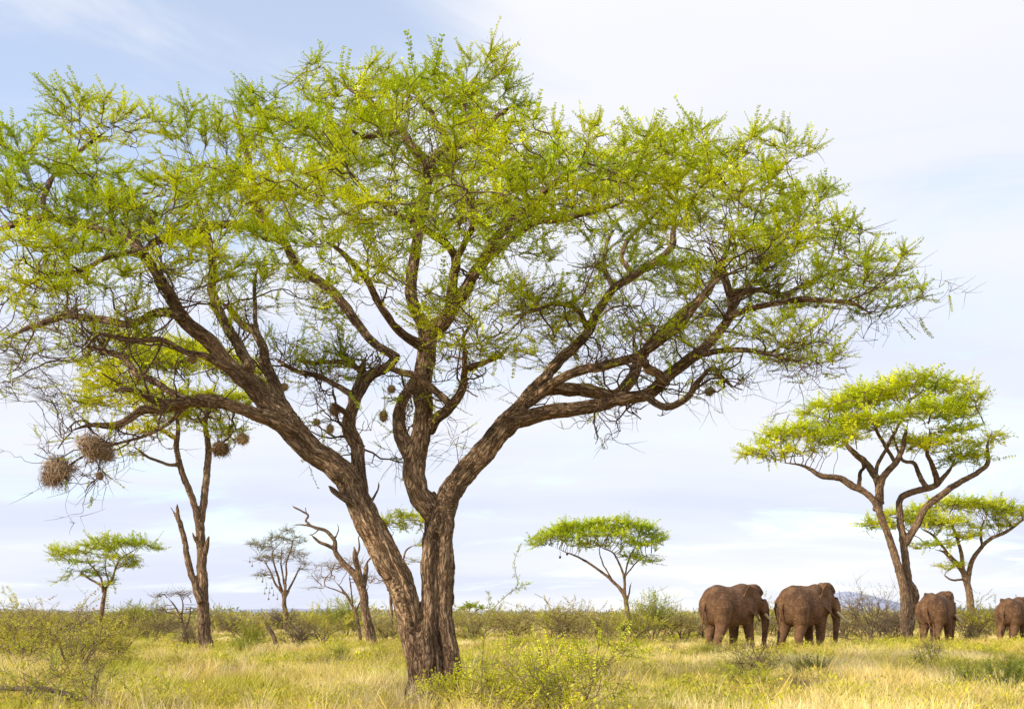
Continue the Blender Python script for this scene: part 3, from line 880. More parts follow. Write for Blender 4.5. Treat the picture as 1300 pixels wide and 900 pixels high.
def build_far_scrub():
    r = np.random.default_rng(91)
    mb = MB()
    for i in range(760):
        Y = 105 * (5.5 ** (r.uniform() ** 1.25)); px = r.uniform(-250, 1550)
        x = (px - 650) / F_PX * Y
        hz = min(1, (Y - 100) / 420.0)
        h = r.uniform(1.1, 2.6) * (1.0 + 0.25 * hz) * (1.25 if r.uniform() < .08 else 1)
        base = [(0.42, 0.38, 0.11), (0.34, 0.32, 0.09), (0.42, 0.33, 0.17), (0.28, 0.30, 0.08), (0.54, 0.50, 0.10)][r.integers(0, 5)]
        col = np.array(base) * (1 - hz * .6) + np.array([0.20, 0.23, 0.22]) * hz * .6  # distance haze mixed into the bush colour, greyer farther off
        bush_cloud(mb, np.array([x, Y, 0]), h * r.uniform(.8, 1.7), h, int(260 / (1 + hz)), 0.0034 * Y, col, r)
    tag(link('distant_scrub', mb.mesh('distant_scrub', smooth=False), M_shrub), 'far band of olive thorn scrub along the horizon', 'scrub', kind='stuff')


build_far_scrub()

# ------------------------------------------------------------------ the other trees
far_shoot = dict(L=0.75, n=8, per=3, ll=0.13, lw=0.06)
Yt = 68.0
make_tree('acacia_tree', 'tall flat topped acacia with a forked pale trunk directly behind the third elephant', Yt, [
    Lb(0, -1.0, (1150, 822, 7.2), (1149, 800, 6.2), (1149, 770, 5.6), (1147, 745, 5.3), (1141, 722, 5), (1128, 682, 4.5), (1114, 645, 4.3), (1103, 628, 3.8), (1085, 618, 4.4), (1067, 607, 4), (1042, 604, 3.5), (1024, 593, 3), (1003, 588, 2.5), (978, 586, 1.5)),
    Lb(-.2, 1.5, (1114, 648, 6), (1116, 618, 5), (1106, 596, 4.5), (1085, 575, 3.5), (1067, 557, 2.4), (1052, 540, 1.6)),
    Lb(-.2, -2.5, (1115, 635, 5), (1120, 607, 4.5), (1138, 586, 3.8), (1146, 570, 3), (1149, 550, 2.4), (1155, 530, 1.6)),
    Lb(0, 2.0, (1090, 620, 3), (1092, 600, 2.4), (1096, 592, 2), (1088, 570, 1.4)),
    Lb(0.1, 0.6, (1152, 822, 7), (1153, 790, 6), (1153, 760, 5.2), (1151, 721, 4.8), (1146, 682, 4.4), (1142, 653, 4.2), (1143, 634, 4), (1156, 625, 4.2), (1184, 618, 3.9), (1195, 608, 3.3), (1206, 596, 3), (1215, 575, 2), (1222, 555, 1.4)),
    Lb(.3, -2.0, (1190, 613, 4), (1184, 589, 3), (1177, 575, 2.5), (1181, 557, 2), (1178, 535, 1.4)),
    Lb(.4, 2.4, (1176, 619, 3.5), (1165, 600, 3), (1160, 588, 2.5), (1146, 584, 2.2), (1136, 560, 1.6), (1130, 535, 1.2)),
    Lb(.3, -.6, (1149, 690, 5), (1163, 668, 4.6), (1177, 643, 4.4), (1199, 625, 4.2), (1220, 611, 3.8), (1241, 600, 3.4), (1254, 588, 3), (1253, 564, 2), (1259, 547, 1.5), (1247, 537, 1)),
    Lb(.6, 2.8, (1120, 640, 3), (1112, 600, 2.6), (1130, 560, 2.2), (1150, 520, 1.8), (1165, 495, 1.2)),
    Lb(0, -2.6, (1138, 590, 2.6), (1120, 560, 2.2), (1105, 530, 1.8), (1095, 510, 1.2)),
    Lb(.1, 1, (1153, 740, 5), (1160, 752, 6), (1158, 775, 5), (1156, 800, 4)),
], [(962, 572, 26, 11, 0, 1.8, .95), (985, 552, 30, 12, 1, 2, .95), (1100, 500, 42, 14, 0, 3, .95), (1158, 482, 46, 12, -1, 3, .95), (1200, 490, 32, 14, 0, 2.6, .95), (1228, 503, 20, 10, 1, 2, .95), (1055, 515, 44, 14, .5, 3, .95),
    (1110, 530, 52, 14, -2.6, 2.4, .95), (1012, 545, 38, 14, -.5, 2.4, .95), (985, 570, 32, 12, 0, 2, .9), (1060, 552, 45, 12, -2, 2.2, .9), (1180, 518, 50, 14, -2.6, 2.4, .95),
    (1214, 543, 26, 8, -2, 2, .95), (1195, 562, 46, 10, -2.4, 2, .95), (1228, 578, 30, 9, -1, 2, .9), (1256, 556, 16, 10, 0, 1.4, .8), (1160, 560, 36, 8, 2, 2, .8), (1266, 552, 10, 10, 0, 1.2, .6),
    (1130, 500, 60, 14, 2.6, 2.4, .9), (1080, 535, 50, 12, 2.8, 2.4, .9), (1030, 570, 30, 8, -1, 1.6, .7), (1208, 520, 40, 12, 2.4, 2.2, .9)],
    group='umbrella acacias across the plain', dens=22.5, step=.36, infl=5, kill=0.30, iters=40, tip=.013, per_node=5, reach=3, shoot=far_shoot, voxel=.055, seed=21, base_px=(1150, 818),
    bark=M_bark2, max_seed_r=.22, green=(0.42, 0.56, 0.015), yellow=(0.80, 0.82, 0.015), max_branch=.09)

make_tree('acacia_tree', 'rightmost acacia with a pale leaning trunk and crown cut by the right edge', 108.0, [
    Lb(0, 0, (1236, 803, 5), (1234, 780, 4.6), (1231, 756, 4.3), (1225, 732, 3.9), (1220, 722, 3.4), (1211, 712, 3.3), (1199, 701, 2.4), (1181, 696, 1.4)),
    Lb(0, -2, (1222, 726, 3), (1220, 700, 2.4), (1210, 670, 1.7), (1205, 650, 1.2)),
    Lb(0, 1, (1228, 740, 3.6), (1233, 714, 3), (1241, 700, 2.8), (1256, 685, 2.5), (1277, 675, 2.2), (1298, 660, 1.8), (1312, 650, 1.2)),
    Lb(0, -2, (1247, 694, 2), (1245, 675, 1.6), (1252, 655, 1.2)), Lb(0, 3, (1205, 705, 2), (1185, 680, 1.6), (1165, 668, 1.2)),
    Lb(0, -1, (1224, 735, 1.6), (1209, 736, 1.4), (1196, 728, 1)),
], [(1213, 638, 44, 10, 0, 3.5, .95), (1150, 650, 38, 11, -1, 3, .95), (1118, 664, 24, 9, 0, 2.6, .95), (1190, 660, 46, 10, -2, 3, .95), (1250, 640, 34, 10, 1, 3, .95),
    (1285, 648, 30, 10, 0, 3, .95), (1315, 650, 22, 11, 0, 2.4, .9), (1185, 690, 30, 7, -2, 2, .9), (1225, 678, 25, 9, -2, 2, .9), (1204, 718, 17, 6, -1, 1.4, .9), (1270, 665, 26, 7, 2, 2, .8)],
    group='umbrella acacias across the plain', dens=13.2, step=.5, infl=7, kill=0.40, iters=34, tip=.018, per_node=5, reach=3, shoot=dict(L=.95, n=8, per=3, ll=.18, lw=.085), voxel=.08, seed=22,
    base_px=(1236, 801), bark=M_bark2, max_seed_r=.3, green=(0.42, 0.54, 0.03), yellow=(0.76, 0.76, 0.03), max_branch=.12)

make_tree('acacia_tree', 'flat parasol shaped acacia alone on the horizon left of the elephants', 84.0, [
    Lb(0, 0, (798, 808, 5), (797, 780, 4), (794, 760, 3.8), (784, 743, 3), (760, 723, 2.4), (740, 710, 2), (717, 700, 1.5), (694, 691, .9)),
    Lb(0, -1.5, (793, 758, 2.8), (793, 735, 2.4), (787, 717, 2), (776, 700, 1.5), (747, 690, 1)),
    Lb(0, 1.5, (793, 740, 2), (796, 718, 1.7), (803, 700, 1.4), (813, 682, 1)), Lb(0, -.5, (793, 732, 1.6), (810, 712, 1.3), (827, 702, .9)),
    Lb(0, 2, (780, 740, 1.8), (765, 715, 1.5), (760, 690, 1)), Lb(0, 0, (797, 760, 1.8), (800, 745, 1.4), (802, 738, 1)),
], [(700, 681, 28, 8, 0, 2.5, .95), (688, 690, 17, 6, 0, 1.8, .9), (740, 668, 40, 7, 0, 3, .95), (775, 663, 34, 6, -1, 3, .95), (800, 668, 34, 7, 0, 3, .95), (826, 680, 20, 7, 0, 2, .95),
    (770, 680, 45, 7, -2, 2.4, .9), (750, 690, 30, 6, 2, 2, .85), (810, 690, 30, 6, -1.5, 2, .9), (836, 687, 11, 6, 0, 1.5, .9), (820, 711, 22, 4.5, -1, 1.5, .9), (798, 706, 18, 4, 1, 1.3, .8), (720, 675, 30, 6, 2, 2.4, .9)],
    group='umbrella acacias across the plain', dens=19.5, step=.36, infl=5, kill=0.30, iters=36, tip=.013, per_node=5, reach=3, shoot=dict(L=.7, n=8, per=3, ll=.13, lw=.06), voxel=.06, seed=23, rs=.74,
    base_px=(798, 806), bark=M_bark2, max_seed_r=.2, green=(0.34, 0.50, 0.02), yellow=(0.70, 0.76, 0.02), max_branch=.08)

make_tree('acacia_tree', 'small flat topped acacia standing alone at the far left of the plain', 84.0, [
    Lb(0, 0, (126, 806, 4.6), (128, 783, 4), (131, 762, 3.6), (133, 747, 2.8), (117, 737, 2), (103, 727, 1.5), (88, 716, .9)),
    Lb(0, -1.5, (131, 752, 2.4), (128, 735, 2), (113, 713, 1.4), (108, 700, 1)), Lb(0, 1, (133, 750, 2.4), (143, 733, 2), (150, 713, 1.6), (167, 700, 1.2), (182, 693, .9)),
    Lb(0, 2, (138, 740, 1.6), (134, 715, 1.3), (140, 695, 1)), Lb(0, -1, (146, 722, 1.3), (160, 716, 1), (170, 712, .8)),
], [(90, 699, 27, 6, 0, 2.4, .95), (78, 711, 16, 5, 0, 1.8, .9), (120, 693, 30, 6, 0, 2.6, .95), (150, 685, 33, 6, -.5, 2.8, .95), (175, 690, 26, 6, 0, 2.2, .95), (194, 695, 12, 5, 0, 1.6, .9),
    (145, 705, 30, 6, -1.5, 2, .85), (160, 717, 20, 5, 1, 1.6, .8), (108, 713, 24, 5, -1.5, 1.6, .85), (140, 740, 14, 5, 0, 1.4, .7), (76, 735, 12, 4, 0, 1.2, .6), (122, 728, 20, 5, 1.5, 1.4, .7)],
    group='umbrella acacias across the plain', dens=18, step=.36, infl=5, kill=0.30, iters=34, tip=.013, per_node=5, reach=3, shoot=dict(L=.7, n=8, per=3, ll=.13, lw=.055), voxel=.06, seed=24, rs=.74,
    base_px=(126, 806), bark=M_bark2, max_seed_r=.2, green=(0.34, 0.48, 0.02), yellow=(0.74, 0.76, 0.02), max_branch=.08)

make_tree('acacia_tree', 'thin acacia half hidden behind the fork of the foreground trunks', 72.0, [
    Lb(0, 0, (498, 811, 3.2), (497, 780, 2.8), (496, 745, 2.6), (495, 715, 2.3), (495, 690, 2), (500, 676, 1.6), (506, 664, 1)),
    Lb(0, -1, (497, 742, 2), (511, 715, 2), (515, 700, 1.8), (522, 694, 1.5), (534, 688, 1)), Lb(0, 1, (496, 690, 1.5), (487, 672, 1.2), (480, 660, .8)),
], [(488, 660, 20, 7, 0, 2, .95), (512, 654, 24, 6, 0, 2.2, .95), (532, 660, 14, 6, 0, 1.8, .9), (505, 668, 24, 5, 1, 1.8, .85), (528, 712, 14, 4, -.5, 1.2, .1), (535, 690, 10, 5, -1, 1.2, .3)],
    group='umbrella acacias across the plain', dens=18, step=.34, infl=5, kill=0.29, iters=30, tip=.012, per_node=5, reach=3, shoot=dict(L=.65, n=8, per=3, ll=.12, lw=.05), voxel=.06, seed=25, rs=.74,
    base_px=(498, 811), bark=M_bark2, max_seed_r=.2, green=(0.26, 0.36, 0.02), yellow=(0.62, 0.64, 0.02), max_branch=.08)

make_tree('acacia_tree', 'tiny flat topped tree on the horizon just right of the foreground trunk', 160.0, [
    Lb(0, 0, (598, 794, 1.6), (598, 784, 1.3), (596, 778, 1), (590, 773, .7)), Lb(0, 0, (598, 783, 1.1), (604, 776, .9), (610, 771, .6))],
    [(590, 771, 10, 3, 0, 2.5, 1), (604, 769, 14, 3, 0, 2.5, 1), (614, 772, 8, 2.5, 0, 2, 1)], group='umbrella acacias across the plain', dens=7.5, step=.5, infl=6, kill=0.43, iters=20, tip=.02, per_node=5, reach=2,
    shoot=dict(L=.9, n=7, per=3, ll=.22, lw=.11), voxel=.1, seed=26, base_px=(598, 794), max_seed_r=.4, green=(0.22, 0.32, 0.03), yellow=(0.46, 0.50, 0.03), max_branch=.1)

make_tree('acacia_tree', 'slender tree with two upright forks and a dead side stem behind the big acacia', 46.0, [
    Lb(0, 0, (262, 829, 9.5), (259, 800, 8), (258, 770, 7), (257, 740, 6.4), (256, 710, 6), (255, 683, 5.6), (253, 660, 5.6)),
    Lb(0, -.6, (254, 672, 5), (246, 640, 4.2), (234, 607, 4), (225, 572, 3.6), (227, 545, 2.8), (222, 520, 2), (210, 490, 1.4)),
    Lb(0, .8, (254, 668, 5), (258, 643, 4.6), (262, 605, 4.4), (264, 570, 4), (262, 535, 3), (270, 500, 2.2), (282, 470, 1.5)),
    Lb(-.3, .2, (256, 765, 5.5), (250, 750, 4.6), (244, 730, 4.2), (237, 708, 4), (235, 690, 3.6), (228, 664, 3.4), (222, 652, 2.8), (215, 641, 2.4)),
    Lb(0, .1, (229, 668, 2.6), (226, 655, 2.6), (225, 639, 2.2)), Lb(0, -.3, (259, 705, 4), (263, 695, 3), (266, 680, 2.4)), Lb(0, -.3, (254, 700, 4), (250, 688, 2.4), (244, 675, 2)),
    Lb(-.3, -1.5, (229, 590, 2.6), (212, 589, 2.2), (194, 583, 2), (178, 572, 1.8), (162, 563, 1.3)), Lb(0, 1, (226, 560, 2), (205, 545, 1.8), (190, 520, 1.4), (170, 500, 1)),
    Lb(.4, -1, (263, 575, 2), (285, 560, 1.6), (300, 545, 1.2)), Lb(.4, 2, (262, 545, 2), (240, 510, 1.6), (240, 470, 1)),
], [(150, 480, 46, 20, 0, 2.2, .9), (200, 458, 46, 18, 0, 2.2, .95), (245, 445, 46, 16, 1, 2.2, .95), (292, 458, 40, 18, 0, 2, .9), (210, 500, 46, 15, -1.4, 1.8, .9), (280, 505, 46, 15, -1.2, 1.8, .9),
    (322, 482, 26, 14, 1, 1.6, .7), (130, 508, 30, 14, 0, 1.6, .75), (170, 432, 40, 12, 1.5, 2, .8), (195, 545, 40, 12, -1, 1.4, .45), (290, 545, 30, 12, 0, 1.4, .5), (240, 525, 40, 12, 1.6, 1.6, .6), (170, 575, 24, 8, -1.2, 1, .3), (120, 460, 26, 14, 0, 1.8, .8)],
    dens=40, step=.3, infl=4, kill=0.23, iters=36, tip=.009, per_node=5, reach=3, shoot=dict(L=.55, n=10, per=3, ll=.095, lw=.046), voxel=.045, seed=27, base_px=(262, 828),
    bark=M_bark2, max_seed_r=.14, green=(0.40, 0.52, 0.015), yellow=(0.86, 0.84, 0.02), max_branch=.06)

make_tree('dry_tree', 'fan shaped grey dry tree with pale nests hanging on its left side', 88.0, [
    Lb(0, 0, (363, 807, 4.8), (363, 784, 4.2), (361, 765, 3.8), (360, 755, 3.2), (350, 741, 2), (340, 720, 1.5), (328, 699, 1)), Lb(0, 1, (360, 758, 2.6), (353, 731, 2), (347, 710, 1.5), (344, 688, .9)),
    Lb(0, -1, (361, 757, 2.6), (363, 733, 2), (364, 712, 1.6), (371, 691, 1.3), (375, 675, .9)), Lb(0, .6, (362, 758, 2.6), (369, 744, 2), (377, 728, 1.6), (385, 713, 1)), Lb(0, 2, (362, 748, 2), (357, 715, 1.5), (358, 690, 1)),
], [(332, 690, 20, 9, 0, 2, .8), (358, 682, 24, 9, 0, 2.2, .8), (378, 682, 14, 9, 0, 1.8, .8), (374, 700, 18, 11, -1, 2, .8), (345, 704, 24, 9, -1, 2, .8), (384, 715, 10, 9, 0, 1.5, .7), (336, 728, 14, 9, 0, 1.5, .6), (365, 672, 12, 5, 0, 1.5, .7)],
    dens=34, step=.32, infl=5, kill=0.30, iters=34, tip=.012, per_node=5, reach=3, shoot=dict(L=.6, n=7, per=2, ll=.09, lw=.035), voxel=.06, seed=28, rs=.74, base_px=(363, 806),
    bark=M_bark2, twig=M_twig_grey, max_seed_r=.2, green=(0.20, 0.19, 0.07), yellow=(0.32, 0.29, 0.11), max_branch=.08)

make_tree('dead_tree', 'leafless dead tree with a long twisted limb reaching left', 55.0, [
    Lb(0, 0, (474, 824, 7.5), (469, 800, 6), (465, 781, 5.5), (460, 750, 5.2), (452, 730, 4.8), (436, 716, 3.8), (426, 700, 3.2), (425, 685, 2.7), (412, 673, 2.3), (393, 668, 2), (375, 666, 1.6), (356, 671, 1)),
    Lb(0, .6, (396, 668, 1.7), (388, 662, 1.5), (391, 653, 1.6), (383, 648, 1.3), (372, 643, 1.3), (370, 637, 1)), Lb(0, .1, (390, 654, 1), (388, 648, .9), (388, 641, .7)), Lb(0, -.5, (425, 697, 2.4), (416, 692, 2.4), (405, 687, 2), (393, 677, 1.6)),
    Lb(0, -.6, (459, 745, 4.5), (457, 728, 4), (452, 708, 3.6), (449, 693, 3.2)), Lb(0, .8, (461, 745, 4), (464, 728, 3.2), (466, 712, 2.6)),
    Lb(.1, .5, (452, 708, 1.6), (457, 694, 1.3), (455, 682, 1), (460, 674, .7)), Lb(.2, -.4, (425, 684, 1.2), (430, 672, 1), (427, 662, .7)), Lb(.2, .5, (405, 671, 1.1), (398, 678, .9), (388, 679, .7)),
    Lb(.6, .9, (466, 714, 1.4), (473, 702, 1.1), (471, 690, .9), (476, 682, .6)), Lb(0, .3, (436, 716, 1.3), (428, 722, 1), (420, 720, .7)),
], [], dens=5, step=.3, infl=2, kill=.4, iters=10, tip=.008, per_node=1, reach=1, shoot=dict(L=.5, n=4, per=2, ll=.05, lw=.02), voxel=.04, seed=29,
    base_px=(474, 823), bark=M_bark2, max_seed_r=.2)

make_tree('dry_tree', 'slim leafless pale tree with fine fanning twigs beside the dead tree', 58.0, [
    Lb(0, 0, (457, 819, 2.4), (456, 798, 2.1), (450, 778, 2), (444, 762, 1.7), (432, 745, 1.2), (420, 732, .8)), Lb(0, -.8, (447, 768, 1.4), (446, 748, 1.1), (443, 725, .8)), Lb(0, .8, (450, 778, 1.2), (460, 758, 1), (470, 740, .7)), Lb(0, .3, (440, 755, 1.2), (424, 748, 1), (408, 742, .7))],
    [(424, 716, 28, 9, 0, 1.6, 0), (408, 732, 18, 8, 0, 1.4, 0), (446, 712, 20, 9, 0, 1.6, 0), (470, 732, 14, 10, 0, 1.4, 0), (400, 745, 10, 5, 0, 1, 0), (490, 735, 10, 8, 0, 1, 0)],
    dens=75, step=.24, infl=4, kill=0.20, iters=34, tip=.011, per_node=3, reach=3, shoot=dict(L=.5, n=4, per=2, ll=.05, lw=.02), voxel=.035, seed=30, base_px=(457, 818), bark=M_bark2, twig=M_twig_pale, max_seed_r=.2, max_branch=.04)

make_tree('dry_tree', 'low leafless brown tree with tangled twigs left of the slender forked tree', 53.0, [
    Lb(0, 0, (239, 823, 2.8), (236, 810, 2.4), (232, 795, 2), (228, 780, 1.6), (218, 765, 1.1), (208, 755, .8)), Lb(0, -.6, (234, 802, 1.7), (240, 785, 1.3), (243, 765, .9)), Lb(0, .6, (231, 790, 1.4), (222, 780, 1.1), (206, 776, .8)), Lb(0, .5, (230, 784, 1.3), (232, 765, 1), (226, 750, .7))],
    [(216, 754, 22, 8, 0, 1.4, .1), (236, 752, 16, 8, 0, 1.4, .1), (205, 772, 16, 7, 0, 1.2, .1), (246, 772, 12, 10, 0, 1.2, .1), (228, 790, 20, 10, 0, 1, .2)],
    dens=70, step=.22, infl=4, kill=0.19, iters=30, tip=.011, per_node=3, reach=3, shoot=dict(L=.45, n=5, per=2, ll=.06, lw=.025), voxel=.035, seed=31, base_px=(239, 822), bark=M_bark, twig=M_twig_grey, max_seed_r=.2, max_branch=.04,
    green=(0.22, 0.2, 0.06), yellow=(.3, .28, .08))

# ------------------------------------------------------------------ shrubs
def stem_walk(r, p, d, L, n, wander, lift=0.0):
    pts = [p]; d = unit(d)
    for i in range(n):
        d = unit(d + r.normal(0, wander, 3) + np.array([0, 0, lift])); p = p + d * L / n
        if p[2] < 0.02: p = p.copy(); p[2] = 0.02
        pts.append(p)
    return np.array(pts)


def shrub_meshes(seed, H, Wd, stems, leafy, shoot, green, yellow, r0=.02, levels=3, twigs=True, ss=1.0, per_tip=2, upright=.9):
    r = np.random.default_rng(seed)
    sm, lm = MB(), MB(); tips = []

    def rec(p, d, L, rad, lev):
        n = 6 if lev == 0 else 4
        pts = stem_walk(r, p, d, L, n, .20 + .05 * lev, .03)
        tube(sm, pts, rad * np.linspace(1, .45, len(pts)), 5 if lev == 0 else 3, cap=False)
        if lev < levels - 1:
            for k in range(r.integers(4, 7) if lev == 0 else r.integers(3, 5)):
                i = r.integers(max(1, len(pts) // 3), len(pts))
                dd = unit(pts[i] - pts[i - 1]) + r.normal(0, .62, 3) * np.array([1, 1, .7])
                rec(pts[i], dd, L * r.uniform(.38, .6), rad * .5, lev + 1)
        else:
            for k in range(per_tip):
                i = r.integers(1, len(pts)); tips.append((pts[i], unit(pts[i] - pts[i - 1]) + r.normal(0, .55, 3)))
    for k in range(stems):
        a = r.uniform(0, 6.28); sp = math.sqrt(r.uniform()) * Wd / H
        d = np.array([math.cos(a) * sp, math.sin(a) * sp, upright])
        rec(np.array([math.cos(a), math.sin(a), 0]) * r.uniform(0, .12 * Wd), d, H * r.uniform(.55, .85), r0 * r.uniform(.6, 1.2), 0)
    pos = np.array([t[0] for t in tips]); dr = np.array([t[1] for t in tips]); pos[:, 2] = np.maximum(pos[:, 2], .05)
    R = rot_from(dr); sc = r.uniform(.6, 1.3, len(pos)) * ss
    col = colour_leaves(pos + seed * 3.1, green, yellow, r)
    which = r.integers(0, 4, len(pos)); keep = r.uniform(0, 1, len(pos)) < leafy
    for q in range(4):
        V, Q, tV, tQ = shoot_template(seed * 7 + q, **shoot); s = which == q
        if twigs: stamp(sm, tV, tQ, pos[s], R[s], sc[s], np.ones((s.sum(), 3)), quadcol=False)
        s = s & keep
        stamp(lm, V, Q, pos[s], R[s], sc[s], col[s])
    return sm.mesh('stems'), (lm.mesh('foliage', smooth=False) if lm.n else None)


def shrub_thing(name, label, cat, meshes, twig, leaf=M_shrub, loc=(0, 0, 0), group=None):
    root = empty(name, loc, label, cat, group)
    link('stems', meshes[0], twig, root)
    if meshes[1]: link('foliage', meshes[1], leaf, root)
    return root


OL, OY = (0.38, 0.38, 0.04), (0.78, 0.70, 0.06)
mid = dict(L=.5, n=7, per=3, ll=.075, lw=.032)
KINDS = {
    'yellow': [shrub_meshes(100 + i, 2.3, 1.6, 11, .8, mid, OL, OY, .025, per_tip=2) for i in range(3)],
    'olive': [shrub_meshes(120 + i, 2.2, 1.9, 14, .75, mid, (0.34, 0.30, 0.08), (0.60, 0.51, 0.14), .025, per_tip=2) for i in range(3)],
    'bare': [shrub_meshes(140 + i, 2.2, 1.7, 15, .10, dict(L=.55, n=5, per=2, ll=.05, lw=.02), (0.25, 0.2, 0.08), (0.36, 0.30, 0.14), .028, per_tip=3) for i in range(2)],
    'green': [shrub_meshes(160 + i, 2.2, 1.3, 11, .95, mid, (0.30, 0.38, 0.03), (0.66, 0.66, 0.04), .025, per_tip=3) for i in range(2)],
}
TW = {'yellow': M_twig_grey, 'olive': M_twig_grey, 'bare': M_twig_grey, 'green': M_twig_grey}
protos = {}


def put_shrub(kind, px, Y, h, label, group=None, wide=1.0, name='thorn_bush', cat='bush'):
    i = random.randrange(len(KINDS[kind])); key = (kind, i)
    x = (px - 650) / F_PX * Y
    loc = (x, Y, gz(x, Y) - .03); rz = random.uniform(0, 6.28); s = h / 2.3
    if key not in protos:
        t = shrub_thing(name, label, cat, KINDS[kind][i], TW[kind], loc=loc, group=group); protos[key] = t
        t.rotation_euler = (0, 0, rz); t.scale = (s * wide, s * wide, s)
        return t
    return copy_thing(protos[key], loc, rz, (s * wide, s * wide, s), label, group)


put_shrub('yellow', 20, 34, 1.9, 'yellow green thorn bush cut by the left edge', wide=1.3)
put_shrub('yellow', 92, 31, 1.9, 'tall yellow green thorn bush in front of the small far left acacia', wide=1.2)
put_shrub('olive', 60, 46, 2.2, 'brownish olive bush behind the yellow green bushes at far left', wide=1.3)
put_shrub('yellow', 146, 36, 1.7, 'narrow yellow bush with bare lower stems right of the far left thicket', wide=.8)
put_shrub('olive', 190, 60, 2.0, 'olive bush left of the low leafless brown tree', wide=1.2)
put_shrub('green', 178, 85, 2.4, 'bright green rounded bush on the horizon right of the small far left acacia', wide=1.3)
put_shrub('bare', 243, 50, 1.5, 'grey twiggy bush at the foot of the slender forked tree', wide=1.2)
put_shrub('yellow', 312, 57, 1.9, 'yellow olive bush right of the slender forked tree', wide=1.5)
put_shrub('bare', 375, 52, 1.7, 'rounded grey brown twiggy bush below the fan shaped dry tree', wide=1.35)
put_shrub('green', 322, 47, 1.1, 'small bright green bush in front of the leaning dead snag', wide=1.0)
put_shrub('yellow', 408, 60, 2.1, 'yellow green bush between the twiggy grey bush and the dead tree', wide=1.3)
put_shrub('green', 440, 74, 2.6, 'green bush behind the slim leafless tree', wide=1.2)
put_shrub('olive', 490, 62, 2.0, 'olive bush behind the dead tree trunk', wide=1.3)
put_shrub('olive', 608, 64, 2.0, 'olive bush just right of the foreground trunk', wide=1.4)
put_shrub('olive', 655, 72, 2.3, 'dull olive bush behind the tall foreground sprig', wide=1.5)
put_shrub('olive', 707, 68, 2.7, 'broad domed olive bush left of the parasol shaped acacia', wide=1.3)
put_shrub('olive', 752, 74, 2.3, 'olive bush under the left side of the parasol shaped acacia', wide=1.4)
put_shrub('green', 829, 70, 2.9, 'tall pale green bush right of the parasol shaped acacia', wide=1.1)
put_shrub('yellow', 800, 62, 2.0, 'yellow olive bush in front of the parasol shaped acacia trunk', wide=1.3)
put_shrub('olive', 866, 70, 2.3, 'olive bush directly left of the first elephant', wide=1.4)
put_shrub('olive', 978, 72, 2.3, 'olive bush seen between the first and second elephants', wide=1.5)
put_shrub('bare', 1108, 60, 3.5, 'large tangled grey brown thorn bush left of the third elephant', wide=1.25)
put_shrub('olive', 1070, 70, 2.4, 'low olive bush right of the second elephant tusk', wide=1.4)
put_shrub('bare', 1135, 70, 2.6, 'grey brown bush touching the trunk behind the third elephant', wide=1.1)
put_shrub('yellow', 1236, 78, 2.6, 'yellow green bush between the third and fourth elephants', wide=1.5)
put_shrub('bare', 1236, 62, 1.3, 'low dry twiggy bush in the grass between the third and fourth elephants', wide=1.2)
put_shrub('yellow', 1292, 84, 2.4, 'yellow green bush behind the fourth elephant', wide=1.5)
# filler scrub rows that nothing tells apart
rr_ = random.Random(5)
for i in range(46):
    Y = rr_.uniform(78, 118); px = rr_.uniform(-40, 1340)
    put_shrub(rr_.choice(['olive', 'olive', 'yellow', 'bare', 'green']), px, Y, rr_.uniform(1.7, 2.7),
              'olive thorn bush in the continuous scrub row below the horizon', 'thorn bushes of the scrub row below the horizon', wide=rr_.uniform(1.1, 1.7))

for i in range(40):
    Y = rr_.uniform(21, 48); px = rr_.uniform(-20, 1320)
    if abs(px - 555) < 70 and Y < 24: continue
    put_shrub(rr_.choice(['yellow', 'yellow', 'green', 'bare', 'olive']), px, Y, rr_.uniform(.35, .8),
              'small low thorny bush scattered in the open grass', 'small low bushes scattered in the grass', wide=rr_.uniform(1.2, 2.0))

# foreground plants
fine = dict(L=.32, n=9, per=3, ll=.042, lw=.021)


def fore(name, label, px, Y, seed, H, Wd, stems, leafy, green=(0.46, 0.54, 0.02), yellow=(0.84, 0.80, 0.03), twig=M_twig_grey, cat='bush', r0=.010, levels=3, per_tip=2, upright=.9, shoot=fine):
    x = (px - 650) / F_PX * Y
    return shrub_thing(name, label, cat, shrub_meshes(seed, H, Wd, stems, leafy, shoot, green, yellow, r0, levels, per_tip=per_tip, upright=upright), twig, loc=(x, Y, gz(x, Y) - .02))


fore('thorn_bush', 'bright yellow green thorny bush at the bottom centre right of the trunk', 720, 15.2, 201, 1.6, 1.1, 9, .7, per_tip=3)
fore('thorn_bush', 'low leafy green bush at the bottom edge right of the foreground trunk', 664, 16.0, 202, 1.1, 1.2, 9, .7, per_tip=3)
fore('thorn_bush', 'small fresh green plant growing against the foot of the foreground trunk', 566, 19.4, 203, .6, .75, 7, .8)
fore('thorn_bush', 'thin sparse bush with dry stems in the bottom left corner', 118, 17.0, 204, 1.55, .75, 6, .28, yellow=(0.6, 0.55, 0.05))
fore('thorn_bush', 'wispy yellow bush at the left edge of the foreground', 30, 18.0, 205, 1.2, 1.0, 7, .4, yellow=(0.62, 0.58, 0.05))
fore('dry_bush', 'small dry bush with dark bare twigs below the first elephant', 957, 25.0, 206, 1.15, .85, 8, .04, twig=M_twig, r0=.014)
fore('dry_bush', 'low thorny dry twigs in the grass in front of the third elephant', 1182, 31.0, 207, .95, 1.3, 6, .25, twig=M_twig_grey, r0=.014)
fore('green_shrub', 'dark green leafy shrub in the shade at the bottom right corner', 1288, 21.5, 208, .75, 1.0, 12, 1.0, green=(0.10, 0.17, 0.02), yellow=(0.28, 0.34, 0.03))
